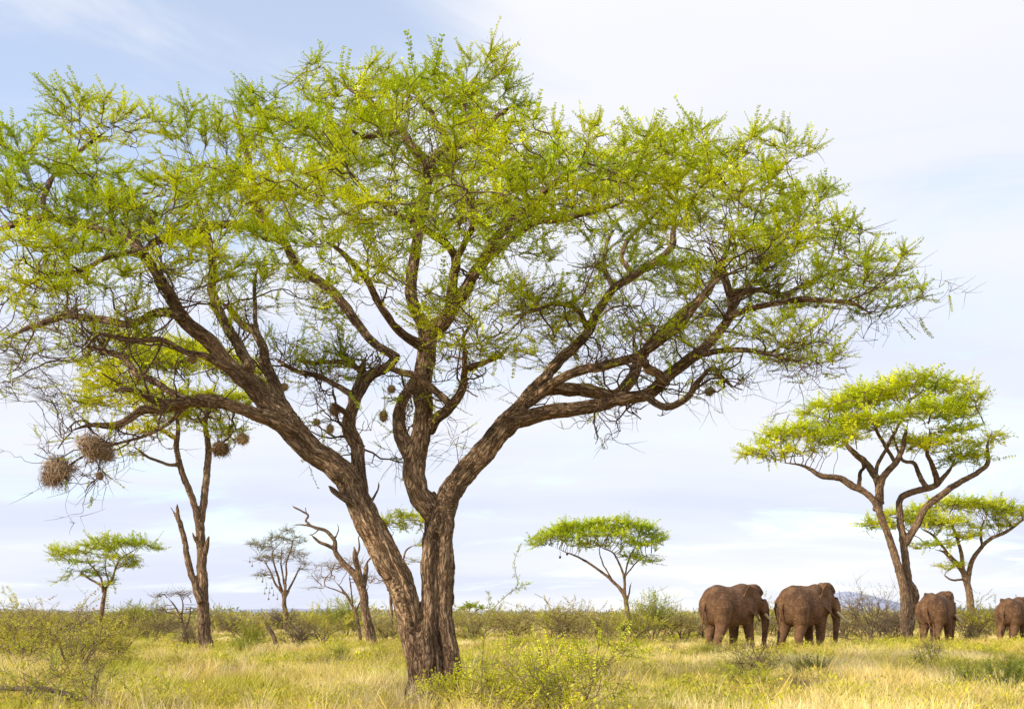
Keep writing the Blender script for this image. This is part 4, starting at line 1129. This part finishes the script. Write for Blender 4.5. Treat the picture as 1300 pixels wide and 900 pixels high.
fore('green_shrub', 'small dark green shrub left of the bottom right corner', 1228, 23.0, 209, .5, .8, 10, 1.0, green=(0.12, 0.18, 0.02), yellow=(0.30, 0.35, 0.03))
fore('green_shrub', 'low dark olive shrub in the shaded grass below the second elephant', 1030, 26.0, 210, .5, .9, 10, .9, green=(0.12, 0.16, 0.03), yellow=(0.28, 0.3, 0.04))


def sprig():
    Y = 15.8
    mb, lm = MB(), MB()
    x0 = (612 - 650) / F_PX * Y; b = np.array([x0, Y, gz(x0, Y)])
    root = empty('thorn_sprig', b, 'single tall thin sprig with tiny leaves rising against the sky right of the trunk', 'plant')
    tips = []
    for pts, r in (([(612, 925), (611, 880), (613, 830), (616, 800), (620, 782), (631, 767), (646, 753), (657, 743), (655, 728), (653, 713), (657, 700), (661, 692)], .009),
                   ([(646, 753), (657, 747), (665, 744), (672, 741)], .004), ([(624, 776), (621, 766), (620, 752)], .004), ([(613, 830), (600, 812), (590, 800)], .005), ([(612, 850), (626, 835), (634, 818)], .005)):
        q = np.array([P(a, c, Y) - b for a, c in pts]); q = catmull(q, len(q) * 4)
        tube(mb, q, r * np.linspace(1, .35, len(q)), 5, cap=False)
        for i in range(len(q) // 3, len(q)): tips.append((q[i], q[i] - q[i - 1]))
    r = np.random.default_rng(4)
    V, Q, _, _ = shoot_template(901, L=.07, n=3, per=3, ll=.028, lw=.016)
    pos = np.array([t[0] for t in tips for k in range(2)]); dr = unit(np.array([t[1] for t in tips for k in range(2)])) * .4 + r.normal(0, .6, (len(tips) * 2, 3))
    stamp(lm, V, Q, pos, rot_from(dr), r.uniform(.6, 1.2, len(pos)), np.tile(np.array([.42, .48, .05]), (len(pos), 1)))
    link('stems', mb.mesh('stems'), M_twig_grey, root); link('foliage', lm.mesh('foliage', smooth=False), M_shrub, root)


sprig()


def bent_log(name, label, cat, pts, Y, dy, mat, voxel=.02, branches=()):
    s = smooth_limb(pts, Y, 0, dy, spacing=.06)
    b = s[0, :3].copy(); b[2] = gz(b[0], b[1])
    root = empty(name, b, label, cat)
    L_ = [s - np.array([*b, 0])] + [smooth_limb(q, Y, 0, d, spacing=.06) - np.array([*b, 0]) for q, d in branches]
    link('trunk', remesh_limbs(L_, voxel, 'trunk', .8), mat, root)


bent_log('dead_snag', 'short dark dead snag leaning left out of the bushes', 'dead wood', [(352, 822, 3), (347, 808, 2.8), (342, 798, 2.6), (337, 788, 2)], 50, .3, M_twig, .03)
bent_log('fallen_branch', 'dry fallen branch lying in the grass at the bottom left', 'dead wood', [(-20, 872, 3), (20, 874, 3.2), (60, 877, 3.2), (100, 884, 3.5), (140, 893, 3.2), (170, 902, 2.4)], 18.6, -.5, M_twig_grey, .02,
         branches=(([(100, 884, 2.6), (84, 888, 2.2), (64, 893, 1.5)], -.2), ([(60, 877, 2), (40, 862, 1.6), (24, 850, 1)], .2)))

# ------------------------------------------------------------------ weaver nests
def nest(label, px, py, Y, a, h, seed, group=None, messy=.22, n=300, col=(0.60, 0.43, 0.22), hang=0.0, big=False):
    r = np.random.default_rng(seed); a *= .86; h *= .86
    c = P(px, py, Y); mb = MB()
    # woven core
    th = np.linspace(0, np.pi, 8)
    core = np.c_[np.zeros(8), np.zeros(8), h * .42 * np.cos(th)]; tube(mb, core + r.normal(0, a * .03, core.shape), a * .40 * np.sin(th) + .002, 9, col=np.array(col) * .6)
    d = unit(r.normal(0, 1, (n, 3))); p = d * np.array([a, a, h]) * .45 * r.uniform(.75, 1.0, (n, 1))
    lum = np.array([noise.noise(Vector(q * 1.7 + seed)) for q in d])[:, None]; p = p * (1 + (1.1 if big else .45) * lum)
    tang = unit(np.cross(d, r.normal(0, 1, (n, 3)))) + d * r.uniform(-.1, messy, (n, 1)); tang[:, 2] -= .25 * (not big)
    tang = unit(tang); l = (a * r.uniform(.25, .7, n))[:, None]; w = unit(np.cross(tang, d)) * (a * .016 if big else a * .024)
    V = np.stack([p - tang * l * .4 - w, p - tang * l * .4 + w, p + tang * l * .6 + d * a * .05 + w * .4, p + tang * l * .6 + d * a * .05 - w * .4], 1)
    if big:   # a second, sagging lump beside the first
        sel = r.uniform(0, 1, n) < .4
        V[sel] = V[sel] * .62 + np.array([a * r.uniform(.25, .45) * (1 if seed % 2 else -1), a * .1, -h * .34])
    if big:   # loose straws trailing below
        for k in range(70):
            q0 = np.array([r.normal(0, a * .24), r.normal(0, a * .24), -h * r.uniform(.0, .4)]); q1 = q0 + np.array([r.normal(0, .10), r.normal(0, .10), -r.uniform(.08, .34)])
            tube(mb, np.array([q0, (q0 + q1) / 2 + r.normal(0, .03, 3), q1]), [.006, .005, .002], 3, cap=False, col=np.array(col) * r.uniform(.4, .9))
    K = np.repeat((np.array(col)[None] * r.uniform(.5, 1.35, (n, 1)))[:, None], 4, 1)
    mb.add(V.reshape(-1, 3), np.arange(n * 4).reshape(-1, 4), None, K.reshape(-1, 3))
    if hang:   # the twig it is tied to
        q = np.array([[0, 0, h * .3], [a * .1, 0, h * .5 + hang * .5], [-a * .1, a * .1, h * .5 + hang]])
        tube(mb, catmull(q, 6), np.full(6, .006 if Y < 40 else .014), 4, cap=False, col=np.array([.12, .08, .05]))
    o = link('bird_nest', mb.mesh('bird_nest', smooth=False), M_straw); o.location = c
    return tag(o, label, 'nest', group)


Ym = Y_MAIN
nest('round straw nest hanging highest beside the central fork of the big acacia', 497, 494, Ym + .6, .22, .22, 1, hang=.35)
nest('shaggy straw nest on the broken stub of the upright limb', 425, 520, Ym + .3, .30, .34, 2, hang=.2, messy=.4)
nest('small round nest leftmost of the cluster under the broken stub', 402, 536, Ym + .2, .20, .20, 3, hang=.55)
nest('pointed straw nest hanging lowest under the broken stub', 419, 544, Ym, .20, .26, 4, hang=.6)
nest('drooping tufted nest right of the upright limb', 487, 528, Ym + 1.0, .25, .34, 5, hang=.5)
nest('yellowish nest among the lower left limbs of the big acacia', 244, 456, Ym - .8, .22, .22, 6, hang=.4)
nest('pale round nest under the left limb near the main fork', 361, 491, Ym + .4, .22, .22, 7, hang=.5)
nest('golden straw nest below the thick left limb', 308, 557, Ym - .8, .32, .26, 8, hang=.4)
nest('large ragged brown nest above the slender forked tree', 280, 570, Ym - .2, .44, .32, 9, hang=.45, messy=.45, n=420, col=(0.30, 0.2, 0.11))
nest('small nest dangling at the tip of the drooping left branch', 127, 604, Ym - 1.8, .18, .20, 10, hang=.5, col=(0.3, .2, .13))
nest('large twiggy nest clump nearer the trunk on the drooping left branch', 121, 568, Ym - 1.8, .66, .46, 11, messy=.4, n=1100, col=(0.46, 0.33, 0.22), big=True)
nest('large twiggy nest clump at the outer end of the drooping left branch', 73, 597, Ym - 1.8, .62, .56, 12, messy=.4, n=1100, col=(0.46, 0.33, 0.22), big=True)
nest('small nest on the lowest right twig of the big acacia', 901, 497, Ym - 1.2, .26, .20, 13, hang=.2, col=(0.3, .24, .1))
nest('small straw nest under the long right limb of the big acacia', 823, 470, Ym - .5, .22, .2, 14, hang=.3)
rn = random.Random(8)
for i, (a, b) in enumerate([(317, 713), (320, 718), (331, 731), (333, 738), (338, 746), (342, 752), (347, 755), (336, 753), (345, 746), (341, 760), (352, 760)]):
    nest('pale ball shaped nest hanging low in the fan shaped dry tree', a, b, 88 + rn.uniform(-1, 1), .22, .25, 30 + i, 'pale nests in the dry tree', n=60, col=(.56, .50, .42), hang=.35)
for i, (a, b) in enumerate([(711, 707), (720, 703)]):
    nest('dark little nest hanging under the parasol shaped acacia', a, b, 84 + rn.uniform(-.6, .6), .26, .3, 50 + i, 'nests under the parasol acacia', n=60, col=(.16, .10, .06), hang=.4)


# ------------------------------------------------------------------ elephants
def hide_material():
    m, nt, N, L = new_mat('elephant_hide')
    out = nd(nt, 'ShaderNodeOutputMaterial'); tc = nd(nt, 'ShaderNodeTexCoord')
    n1 = nd(nt, 'ShaderNodeTexNoise', i_Scale=1.7, i_Detail=8.0, i_Roughness=0.72); L.new(tc.outputs['Object'], n1.inputs['Vector'])
    r = ramp(nt, [(0.28, (0.045, 0.029, 0.021)), (0.48, (0.160, 0.086, 0.045)), (0.80, (0.32, 0.185, 0.098))]); L.new(n1.outputs[0], r.inputs[0])
    mp = nd(nt, 'ShaderNodeMapping'); mp.inputs['Scale'].default_value = (5, 5, 9); L.new(tc.outputs['Object'], mp.inputs[0])
    v = nd(nt, 'ShaderNodeTexVoronoi', feature='DISTANCE_TO_EDGE', i_Scale=1.5); 
    n2 = nd(nt, 'ShaderNodeTexNoise', i_Scale=1.0, i_Detail=5.0, i_Distortion=1.0); L.new(mp.outputs[0], n2.inputs['Vector'])
    mxv = nd(nt, 'ShaderNodeMix', data_type='RGBA'); mxv.inputs[0].default_value = .4
    L.new(mp.outputs[0], mxv.inputs[6]); L.new(n2.outputs['Color'], mxv.inputs[7]); L.new(mxv.outputs[2], v.inputs['Vector'])
    sc = nd(nt, 'ShaderNodeMath', operation='MULTIPLY'); sc.inputs[1].default_value = 3.0; sc.use_clamp = True; L.new(v.outputs['Distance'], sc.inputs[0])
    ad = nd(nt, 'ShaderNodeMath', operation='ADD'); L.new(sc.outputs[0], ad.inputs[0]); L.new(n2.outputs[0], ad.inputs[1])
    bp = nd(nt, 'ShaderNodeBump', i_Strength=0.4, i_Distance=0.028); L.new(ad.outputs[0], bp.inputs['Height'])
    rr = ramp(nt, [(0.0, (.72, .70, .69)), (0.5, (1, 1, 1))]); L.new(sc.outputs[0], rr.inputs[0])
    mul = nd(nt, 'ShaderNodeMix', data_type='RGBA', blend_type='MULTIPLY'); mul.inputs[0].default_value = 1; L.new(r.outputs[0], mul.inputs[6]); L.new(rr.outputs[0], mul.inputs[7])
    d = nd(nt, 'ShaderNodeBsdfPrincipled'); d.inputs['Roughness'].default_value = .85; d.inputs['Specular IOR Level'].default_value = .2
    L.new(mul.outputs[2], d.inputs['Base Color']); L.new(bp.outputs[0], d.inputs['Normal']); L.new(d.outputs[0], out.inputs[0])
    return m


M_hide = hide_material()
M_ivory = twig_material('tusk_ivory', (0.50, 0.40, 0.27), (0.66, 0.56, 0.42), 3)
M_eye = twig_material('eye_dark', (0.02, 0.012, 0.008), (0.03, 0.02, 0.012))
M_hair = twig_material('tail_hair', (0.03, 0.02, 0.015), (0.06, 0.04, 0.03))


def loft(mb, secs, sides=20):
    """secs: (cx, cy, cz, half width y, half height z, pitch) rings perpendicular to x, pitched about y"""
    a = np.arange(sides) / sides * 2 * np.pi
    V = []
    for (cx, cy, cz, hw, hh, pt) in secs:
        y = np.cos(a) * hw; z = np.sin(a) * hh
        V.append(np.c_[cx - z * math.sin(pt), cy + y, cz + z * math.cos(pt)])
    n = len(secs); V = np.vstack(V + [np.array([[secs[0][0], secs[0][1], secs[0][2]], [secs[-1][0], secs[-1][1], secs[-1][2]]])])
    i = np.arange(n - 1)[:, None] * sides; j = np.arange(sides)[None]; k = (j + 1) % sides
    Q = np.stack([i + j, i + k, i + sides + k, i + sides + j], -1).reshape(-1, 4)
    jj = np.arange(sides); kk = (jj + 1) % sides; e = (n - 1) * sides
    T = np.vstack([np.stack([np.full(sides, n * sides), kk, jj], -1), np.stack([np.full(sides, n * sides + 1), e + jj, e + kk], -1)])
    mb.add(V, Q, T)


def elephant(label, px, Y, feet, height, heading, gait, head_yaw=0.0, head_drop=0.0, trunk='down', tail=0.0, ear=0.0, seed=1):
    mb = MB()
    # torso
    secs = [(-1.54, 0, 2.15, .16, .28, 0), (-1.47, 0, 2.14, .40, .58, 0), (-1.28, 0, 2.12, .60, .80, 0), (-.95, 0, 2.10, .72, .93, 0), (-.5, 0, 2.06, .82, .96, 0), (0, 0, 2.02, .87, .95, 0),
            (.42, 0, 2.08, .82, .96, 0), (.8, 0, 2.18, .66, .94, 0), (1.06, 0, 2.30, .46, .80, 0), (1.28, 0, 2.40, .35, .62, 0), (1.6, 0, 2.44, .32, .50, 0)]
    sx = np.array([s[0] for s in secs]); fine_x = np.linspace(-1.66, 1.7, 34)
    cs = catmull(np.array([(s[0], s[2], 0, s[3], s[4]) for s in secs]), 34)
    loft(mb, [(c[0], 0, c[1], max(c[3], .02), max(c[4], .02), 0) for c in cs], 24)
    # backbone ridge with hip and shoulder humps
    sp = np.array([(-1.50, 0, 2.40, .12), (-1.25, 0, 2.78, .14), (-.9, 0, 2.94, .14), (-.55, 0, 2.95, .12), (-.2, 0, 2.91, .10), (.15, 0, 2.91, .10), (.55, 0, 2.98, .13), (.85, 0, 3.02, .16), (1.1, 0, 2.98, .18), (1.4, 0, 2.88, .2)])
    s2 = catmull(sp, 26); tube(mb, s2[:, :3], s2[:, 3], 10)
    # hip and shoulder bones
    for s in (-1, 1):
        for q in ([(-1.12, .38 * s, 2.5, .28), (-1.0, .42 * s, 2.25, .40), (-.92, .44 * s, 1.9, .42)], [(.68, .40 * s, 2.55, .28), (.8, .46 * s, 2.15, .36), (.82, .46 * s, 1.7, .34)]):
            q = catmull(np.array(q), 8); tube(mb, q[:, :3], q[:, 3], 12)
    # legs: swing values shift the foot forward/back
    for (side, front, sw) in ((1, 0, gait[0]), (-1, 0, gait[1]), (1, 1, gait[2]), (-1, 1, gait[3])):
        y = .40 * side
        if front:
            q = [(.80, y, 2.0, .40), (.82 + .15 * sw, y, 1.55, .32), (.84 + .3 * sw, y, 1.15, .255), (.88 + .55 * sw, y, .68, .215), (.88 + .85 * sw, y, .30, .195), (.90 + 1.0 * sw, y, .10, .23), (.91 + 1.0 * sw, y, -.02, .245)]
        else:
            q = [(-.96, y, 2.05, .48), (-.90 + .15 * sw, y, 1.6, .42), (-.85 + .40 * sw, y, 1.18, .31), (-1.0 + .55 * sw, y, .78, .235), (-1.10 + .75 * sw, y, .45, .195), (-1.06 + .95 * sw, y, .12, .22), (-1.04 + 1.0 * sw, y, -.02, .23)]
        q = catmull(np.array(q), 22); tube(mb, q[:, :3], q[:, 3], 14)
    # head group, yawed about the neck
    H = MB()
    hz = -head_drop
    loft(H, [(.0, 0, 2.52 + hz, .30, .42, 0), (.12, 0, 2.55 + hz, .44, .60, .1), (.34, 0, 2.56 + hz, .50, .66, .2), (.56, 0, 2.50 + hz, .48, .60, .3), (.76, 0, 2.38 + hz, .38, .46, .4), (.90, 0, 2.24 + hz, .27, .30, .5), (.96, 0, 2.18 + hz, .14, .15, .5)], 18)
    q = catmull(np.array([(.18, .16, 2.98 + hz, .26), (.42, .14, 2.98 + hz, .27), (.66, .05, 2.72 + hz, .26)]), 7); tube(H, q[:, :3], q[:, 3], 10)
    q = catmull(np.array([(.18, -.16, 2.98 + hz, .26), (.42, -.14, 2.98 + hz, .27), (.66, -.05, 2.72 + hz, .26)]), 7); tube(H, q[:, :3], q[:, 3], 10)
    q = catmull(np.array([(.2, 0, 2.15 + hz, .3), (.45, 0, 1.98 + hz, .24), (.66, 0, 1.90 + hz, .13)]), 8); tube(H, q[:, :3], q[:, 3], 10)
    for s in (-1, 1):   # tusk sockets
        q = catmull(np.array([(.6, .2 * s, 2.3 + hz, .2), (.78, .23 * s, 2.05 + hz, .15), (.88, .25 * s, 1.86 + hz, .10)]), 6); tube(H, q[:, :3], q[:, 3], 10)
    if trunk == 'down':
        tr = [(.74, 0, 2.38 + hz, .34), (.92, 0, 2.08 + hz, .28), (1.0, 0, 1.72 + hz, .225), (1.02, 0, 1.3 + hz, .18), (1.0, 0, .9 + hz * .7, .145), (.97, 0, .5, .115), (1.0, 0, .22, .095), (1.10, 0, .10, .08)]
    else:
        tr = [(.74, 0, 2.38 + hz, .34), (.92, 0, 2.08 + hz, .28), (.98, 0, 1.72 + hz, .225), (.92, 0, 1.3 + hz, .18), (.82, 0, .92 + hz * .7, .145), (.78, 0, .56, .115), (.88, 0, .34, .095), (1.02, 0, .40, .08)]
    q = catmull(np.array(tr), 34); q[:, 3] *= 1 + .03 * np.sin(np.arange(34) * 2.1); tube(H, q[:, :3], q[:, 3], 12)
    # ears: thick curved flaps
    for s in (-1, 1):
        nu, nvv = 9, 12
        G = []
        for face in (0, 1):
            for v in range(nvv):
                tv = v / (nvv - 1)
                for u in range(nu):
                    tu = u / (nu - 1)
                    width = (.86 * math.sin(math.pi * min(1, (.14 + .86 * tv) ** .85)) ** .6 + .12) * (1 - .45 * max(0, tv - .55) / .45)
                    x = .30 - width * tu + .12 * tv
                    z = 3.04 + hz - 1.52 * tv + .12 * tu * (1 - tv) - .10 * tu * tv
                    flare = .62 + ear
                    yy = .44 + flare * tu + .10 * math.sin(tv * 5 + tu * 2) * tu + (.05 if face else -.05) * (1.0 - .3 * tu)
                    G.append((x, yy * s, z))
        G = np.array(G); M_ = nu * nvv
        i, j = np.meshgrid(np.arange(nvv - 1), np.arange(nu - 1), indexing='ij'); a = (i * nu + j).ravel()
        f0 = np.stack([a, a + 1, a + nu + 1, a + nu], -1)
        Q = [f0, f0[:, ::-1] + M_]
        edge = [(v * nu, (v + 1) * nu) for v in range(nvv - 1)] + [((v + 1) * nu + nu - 1, v * nu + nu - 1) for v in range(nvv - 1)] + [(u + 1, u) for u in range(nu - 1)] + [((nvv - 1) * nu + u, (nvv - 1) * nu + u + 1) for u in range(nu - 1)]
        Q.append(np.array([(b_, a_, a_ + M_, b_ + M_) for a_, b_ in edge]))
        QQ = np.vstack(Q)
        if s < 0: QQ = QQ[:, ::-1]
        H.add(G, QQ)
    cy, sy = math.cos(head_yaw), math.sin(head_yaw)
    Rh = np.array([[cy, -sy, 0], [sy, cy, 0], [0, 0, 1]]); off = np.array([1.22, 0, 0])
    hm = lambda V: np.asarray(V) @ Rh.T + off
    k0 = mb.n
    mb.add(hm(np.concatenate(H.V)), np.concatenate(H.Q), np.concatenate(H.T))
    # tail
    tl = np.array([(-1.46, 0, 2.48, .09), (-1.60, .02, 2.2, .07), (-1.68, .05 + tail * .3, 1.7, .05), (-1.70, .08 + tail * .7, 1.25, .042), (-1.68, .1 + tail, .92, .04)])
    q = catmull(tl, 16); tube(mb, q[:, :3], q[:, 3], 8)
    sc = height / 3.2
    me = mb.mesh('raw')
    o = bpy.data.objects.new('tmp', me); C.objects.link(o)
    md = o.modifiers.new('r', 'REMESH'); md.mode = 'VOXEL'; md.voxel_size = .034
    sm = o.modifiers.new('s', 'SMOOTH'); sm.iterations = 4; sm.factor = .5
    m2 = bpy.data.meshes.new_from_object(o.evaluated_get(bpy.context.evaluated_depsgraph_get()))
    bpy.data.objects.remove(o); bpy.data.meshes.remove(me)
    n = len(m2.vertices); V = np.zeros(n * 3, np.float32); m2.vertices.foreach_get('co', V); V = V.reshape(-1, 3)
    Nn = np.zeros(n * 3, np.float32); m2.vertices.foreach_get('normal', Nn); Nn = Nn.reshape(-1, 3)
    d = np.array([noise.noise(Vector(v * 2.0)) * .016 + abs(noise.noise(Vector((v[0] * 5 + seed, v[1] * 5, v[2] * 11)))) * .007 for v in V])
    V = V + Nn * d[:, None]; m2.vertices.foreach_set('co', V.astype(np.float32).ravel())
    m2.polygons.foreach_set('use_smooth', np.full(len(m2.polygons), True)); m2.materials.clear(); m2.name = 'body'; m2.update()
    x = (px - 650) / F_PX * Y
    root = empty('elephant', (x, Y, gz(x, Y)), label, 'elephant', 'elephants walking away in a line')
    root.rotation_euler = (0, 0, heading); root.scale = (sc, sc, sc)
    link('body', m2, M_hide, root)
    for s in (-1, 1):
        t = MB(); q = catmull(np.array([(.80, .23 * s, 1.98 + hz, .075), (.95, .28 * s, 1.74 + hz, .07), (1.16, .33 * s, 1.52 + hz, .056), (1.42, .35 * s, 1.38 + hz, .036), (1.62, .33 * s, 1.34 + hz, .012)]), 18)
        tube(t, hm(q[:, :3]), q[:, 3], 10); link('tusk', t.mesh('tusk'), M_ivory, root)
        t = MB(); th = np.linspace(0, np.pi, 7); q = np.c_[.66 + 0 * th, s * (.435 + .035 * np.cos(th)), 2.50 + hz + 0 * th]
        tube(t, hm(q), .045 * np.sin(th) + .001, 8); link('eye', t.mesh('eye'), M_eye, root)
    t = MB(); r = np.random.default_rng(seed)
    e = tl[-1, :3]
    for i in range(26):
        f = np.array([r.normal(0, .05), r.normal(0, .05), -r.uniform(.2, .42)])
        tube(t, np.array([e + [0, 0, .08], e + f * .5 + r.normal(0, .012, 3), e + f]), [.009, .007, .002], 3, cap=False)
    link('tail_hair', t.mesh('tail_hair'), M_hair, root)
    return root


R_ = math.radians
elephant('large reddish brown elephant nearest the parasol acacia, first from the left in the line', 925, 49.2, 828, 3.28, R_(37), (.30, -.16, -.10, .22), head_yaw=-.38, head_drop=.10, seed=1)
elephant('second elephant from the left, trunk lowered and tail straight down', 1020, 50.2, 827, 3.30, R_(39), (-.12, .20, .22, -.16), head_yaw=-.34, head_drop=.0, ear=.05, tail=.05, seed=2)
elephant('third elephant with its tail swung aside, standing before the tall acacia trunk', 1188, 59.5, 820, 3.12, R_(50), (.16, -.10, .05, .20), head_yaw=-.30, head_drop=.02, tail=-.35, ear=-.22, seed=3)
elephant('farthest elephant, partly cut off by the right edge of the photo', 1286, 65.0, 816, 2.95, R_(44), (-.14, .18, .18, -.1), head_yaw=-.1, head_drop=.08, seed=4)


# ------------------------------------------------------------------ sky, sun, camera
def build_world():
    w = bpy.data.worlds.new('World'); S.world = w; w.use_nodes = True
    nt = w.node_tree; nt.nodes.clear(); L = nt.links
    out = nd(nt, 'ShaderNodeOutputWorld'); bg = nd(nt, 'ShaderNodeBackground'); bg.inputs['Strength'].default_value = 0.11
    sky = nd(nt, 'ShaderNodeTexSky', sky_type='NISHITA'); sky.sun_disc = False
    sky.sun_elevation = SUN_EL; sky.sun_rotation = math.atan2(SUN_AZ[0], SUN_AZ[1]) % (2 * math.pi)
    sky.air_density = 1.0; sky.dust_density = 1.2; sky.ozone_density = 1.5; sky.altitude = 900
    tc = nd(nt, 'ShaderNodeTexCoord')
    sep = nd(nt, 'ShaderNodeSeparateXYZ'); L.new(tc.outputs['Generated'], sep.inputs[0])
    zc = nd(nt, 'ShaderNodeMath', operation='MAXIMUM'); zc.inputs[1].default_value = 0.0; L.new(sep.outputs[2], zc.inputs[0])
    za = nd(nt, 'ShaderNodeMath', operation='ADD'); za.inputs[1].default_value = 0.16; L.new(zc.outputs[0], za.inputs[0])
    dx = nd(nt, 'ShaderNodeMath', operation='DIVIDE'); L.new(sep.outputs[0], dx.inputs[0]); L.new(za.outputs[0], dx.inputs[1])
    dy = nd(nt, 'ShaderNodeMath', operation='DIVIDE'); L.new(sep.outputs[1], dy.inputs[0]); L.new(za.outputs[0], dy.inputs[1])
    cb = nd(nt, 'ShaderNodeCombineXYZ'); L.new(dx.outputs[0], cb.inputs[0]); L.new(dy.outputs[0], cb.inputs[1])
    n1 = nd(nt, 'ShaderNodeTexNoise', i_Scale=1.3, i_Detail=8.0, i_Roughness=0.6, i_Distortion=0.9)
    mp = nd(nt, 'ShaderNodeMapping'); mp.inputs['Location'].default_value = (3.7, 1.3, 0); mp.inputs['Scale'].default_value = (0.8, 1.25, 1); mp.inputs['Rotation'].default_value = (0, 0, 0.35)
    L.new(cb.outputs[0], mp.inputs[0]); L.new(mp.outputs[0], n1.inputs['Vector'])
    # clearer sky toward the upper left (north-west)
    dot = nd(nt, 'ShaderNodeVectorMath', operation='DOT_PRODUCT'); dot.inputs[1].default_value = tuple(unit(np.array([-0.34, 1.0, 0.60])))
    nv = nd(nt, 'ShaderNodeVectorMath', operation='NORMALIZE'); L.new(tc.outputs['Generated'], nv.inputs[0]); L.new(nv.outputs[0], dot.inputs[0])
    mr = nd(nt, 'ShaderNodeMapRange'); mr.inputs[1].default_value = 0.945; mr.inputs[2].default_value = 1.0; mr.inputs[3].default_value = 0.0; mr.inputs[4].default_value = 0.30
    mr.interpolation_type = 'SMOOTHSTEP'
    L.new(dot.outputs['Value'], mr.inputs[0])
    sub = nd(nt, 'ShaderNodeMath', operation='SUBTRACT'); L.new(n1.outputs[0], sub.inputs[0]); L.new(mr.outputs[0], sub.inputs[1])
    cov = nd(nt, 'ShaderNodeMapRange'); cov.inputs[1].default_value = 0.16; cov.inputs[2].default_value = 0.50; cov.inputs[3].default_value = 0.38; cov.inputs[4].default_value = 0.97
    cov.interpolation_type = 'SMOOTHSTEP'
    L.new(sub.outputs[0], cov.inputs[0])
    # cloud brightness: soft lavender bellies, white edges, paler near the horizon
    n2 = nd(nt, 'ShaderNodeTexNoise', i_Scale=0.55, i_Detail=5.0, i_Roughness=0.5)
    mp2 = nd(nt, 'ShaderNodeMapping'); mp2.inputs['Location'].default_value = (9.1, 4.2, 2.0); mp2.inputs['Scale'].default_value = (0.7, 1.5, 1)
    L.new(cb.outputs[0], mp2.inputs[0]); L.new(mp2.outputs[0], n2.inputs['Vector'])
    cr = ramp(nt, [(0.38, (0.745, 0.79, 0.955)), (0.53, (0.86, 0.885, 0.975)), (0.68, (0.945, 0.95, 0.99))]); L.new(n2.outputs[0], cr.inputs[0])
    sc = nd(nt, 'ShaderNodeVectorMath', operation='SCALE'); sc.inputs['Scale'].default_value = 9.45; L.new(cr.outputs[0], sc.inputs[0])
    skb = nd(nt, 'ShaderNodeVectorMath', operation='SCALE'); skb.inputs['Scale'].default_value = 2.8; L.new(sky.outputs[0], skb.inputs[0])
    mx = nd(nt, 'ShaderNodeMix', data_type='RGBA'); L.new(cov.outputs[0], mx.inputs[0]); L.new(skb.outputs[0], mx.inputs[6]); L.new(sc.outputs[0], mx.inputs[7])
    L.new(mx.outputs[2], bg.inputs[0]); L.new(bg.outputs[0], out.inputs[0])


build_world()
sl = bpy.data.lights.new('sun', 'SUN'); sl.energy = 5.0; sl.angle = math.radians(0.6); sl.color = (1.0, 0.89, 0.71)
so = bpy.data.objects.new('sun', sl); C.objects.link(so)
sd = Vector((SUN_AZ[0] * math.cos(SUN_EL), SUN_AZ[1] * math.cos(SUN_EL), math.sin(SUN_EL)))
so.rotation_euler = sd.to_track_quat('Z', 'Y').to_euler(); so.location = (-30, -20, 30)

cam = bpy.data.cameras.new('camera'); co = bpy.data.objects.new('camera', cam); C.objects.link(co)
co.location = (0, 0, CAM_Z); co.rotation_euler = (math.radians(90), 0, 0)
cam.lens = 36; cam.sensor_width = 36; cam.sensor_fit = 'HORIZONTAL'
cam.shift_y = (HOR - 450) / F_PX
cam.clip_end = 20000; cam.clip_start = 0.1
S.camera = co
S.view_settings.view_transform = 'Standard'; S.view_settings.look = 'None'; S.view_settings.exposure = 0
S.cycles.max_bounces = 6; S.cycles.diffuse_bounces = 3; S.cycles.transmission_bounces = 4; S.cycles.transparent_max_bounces = 4
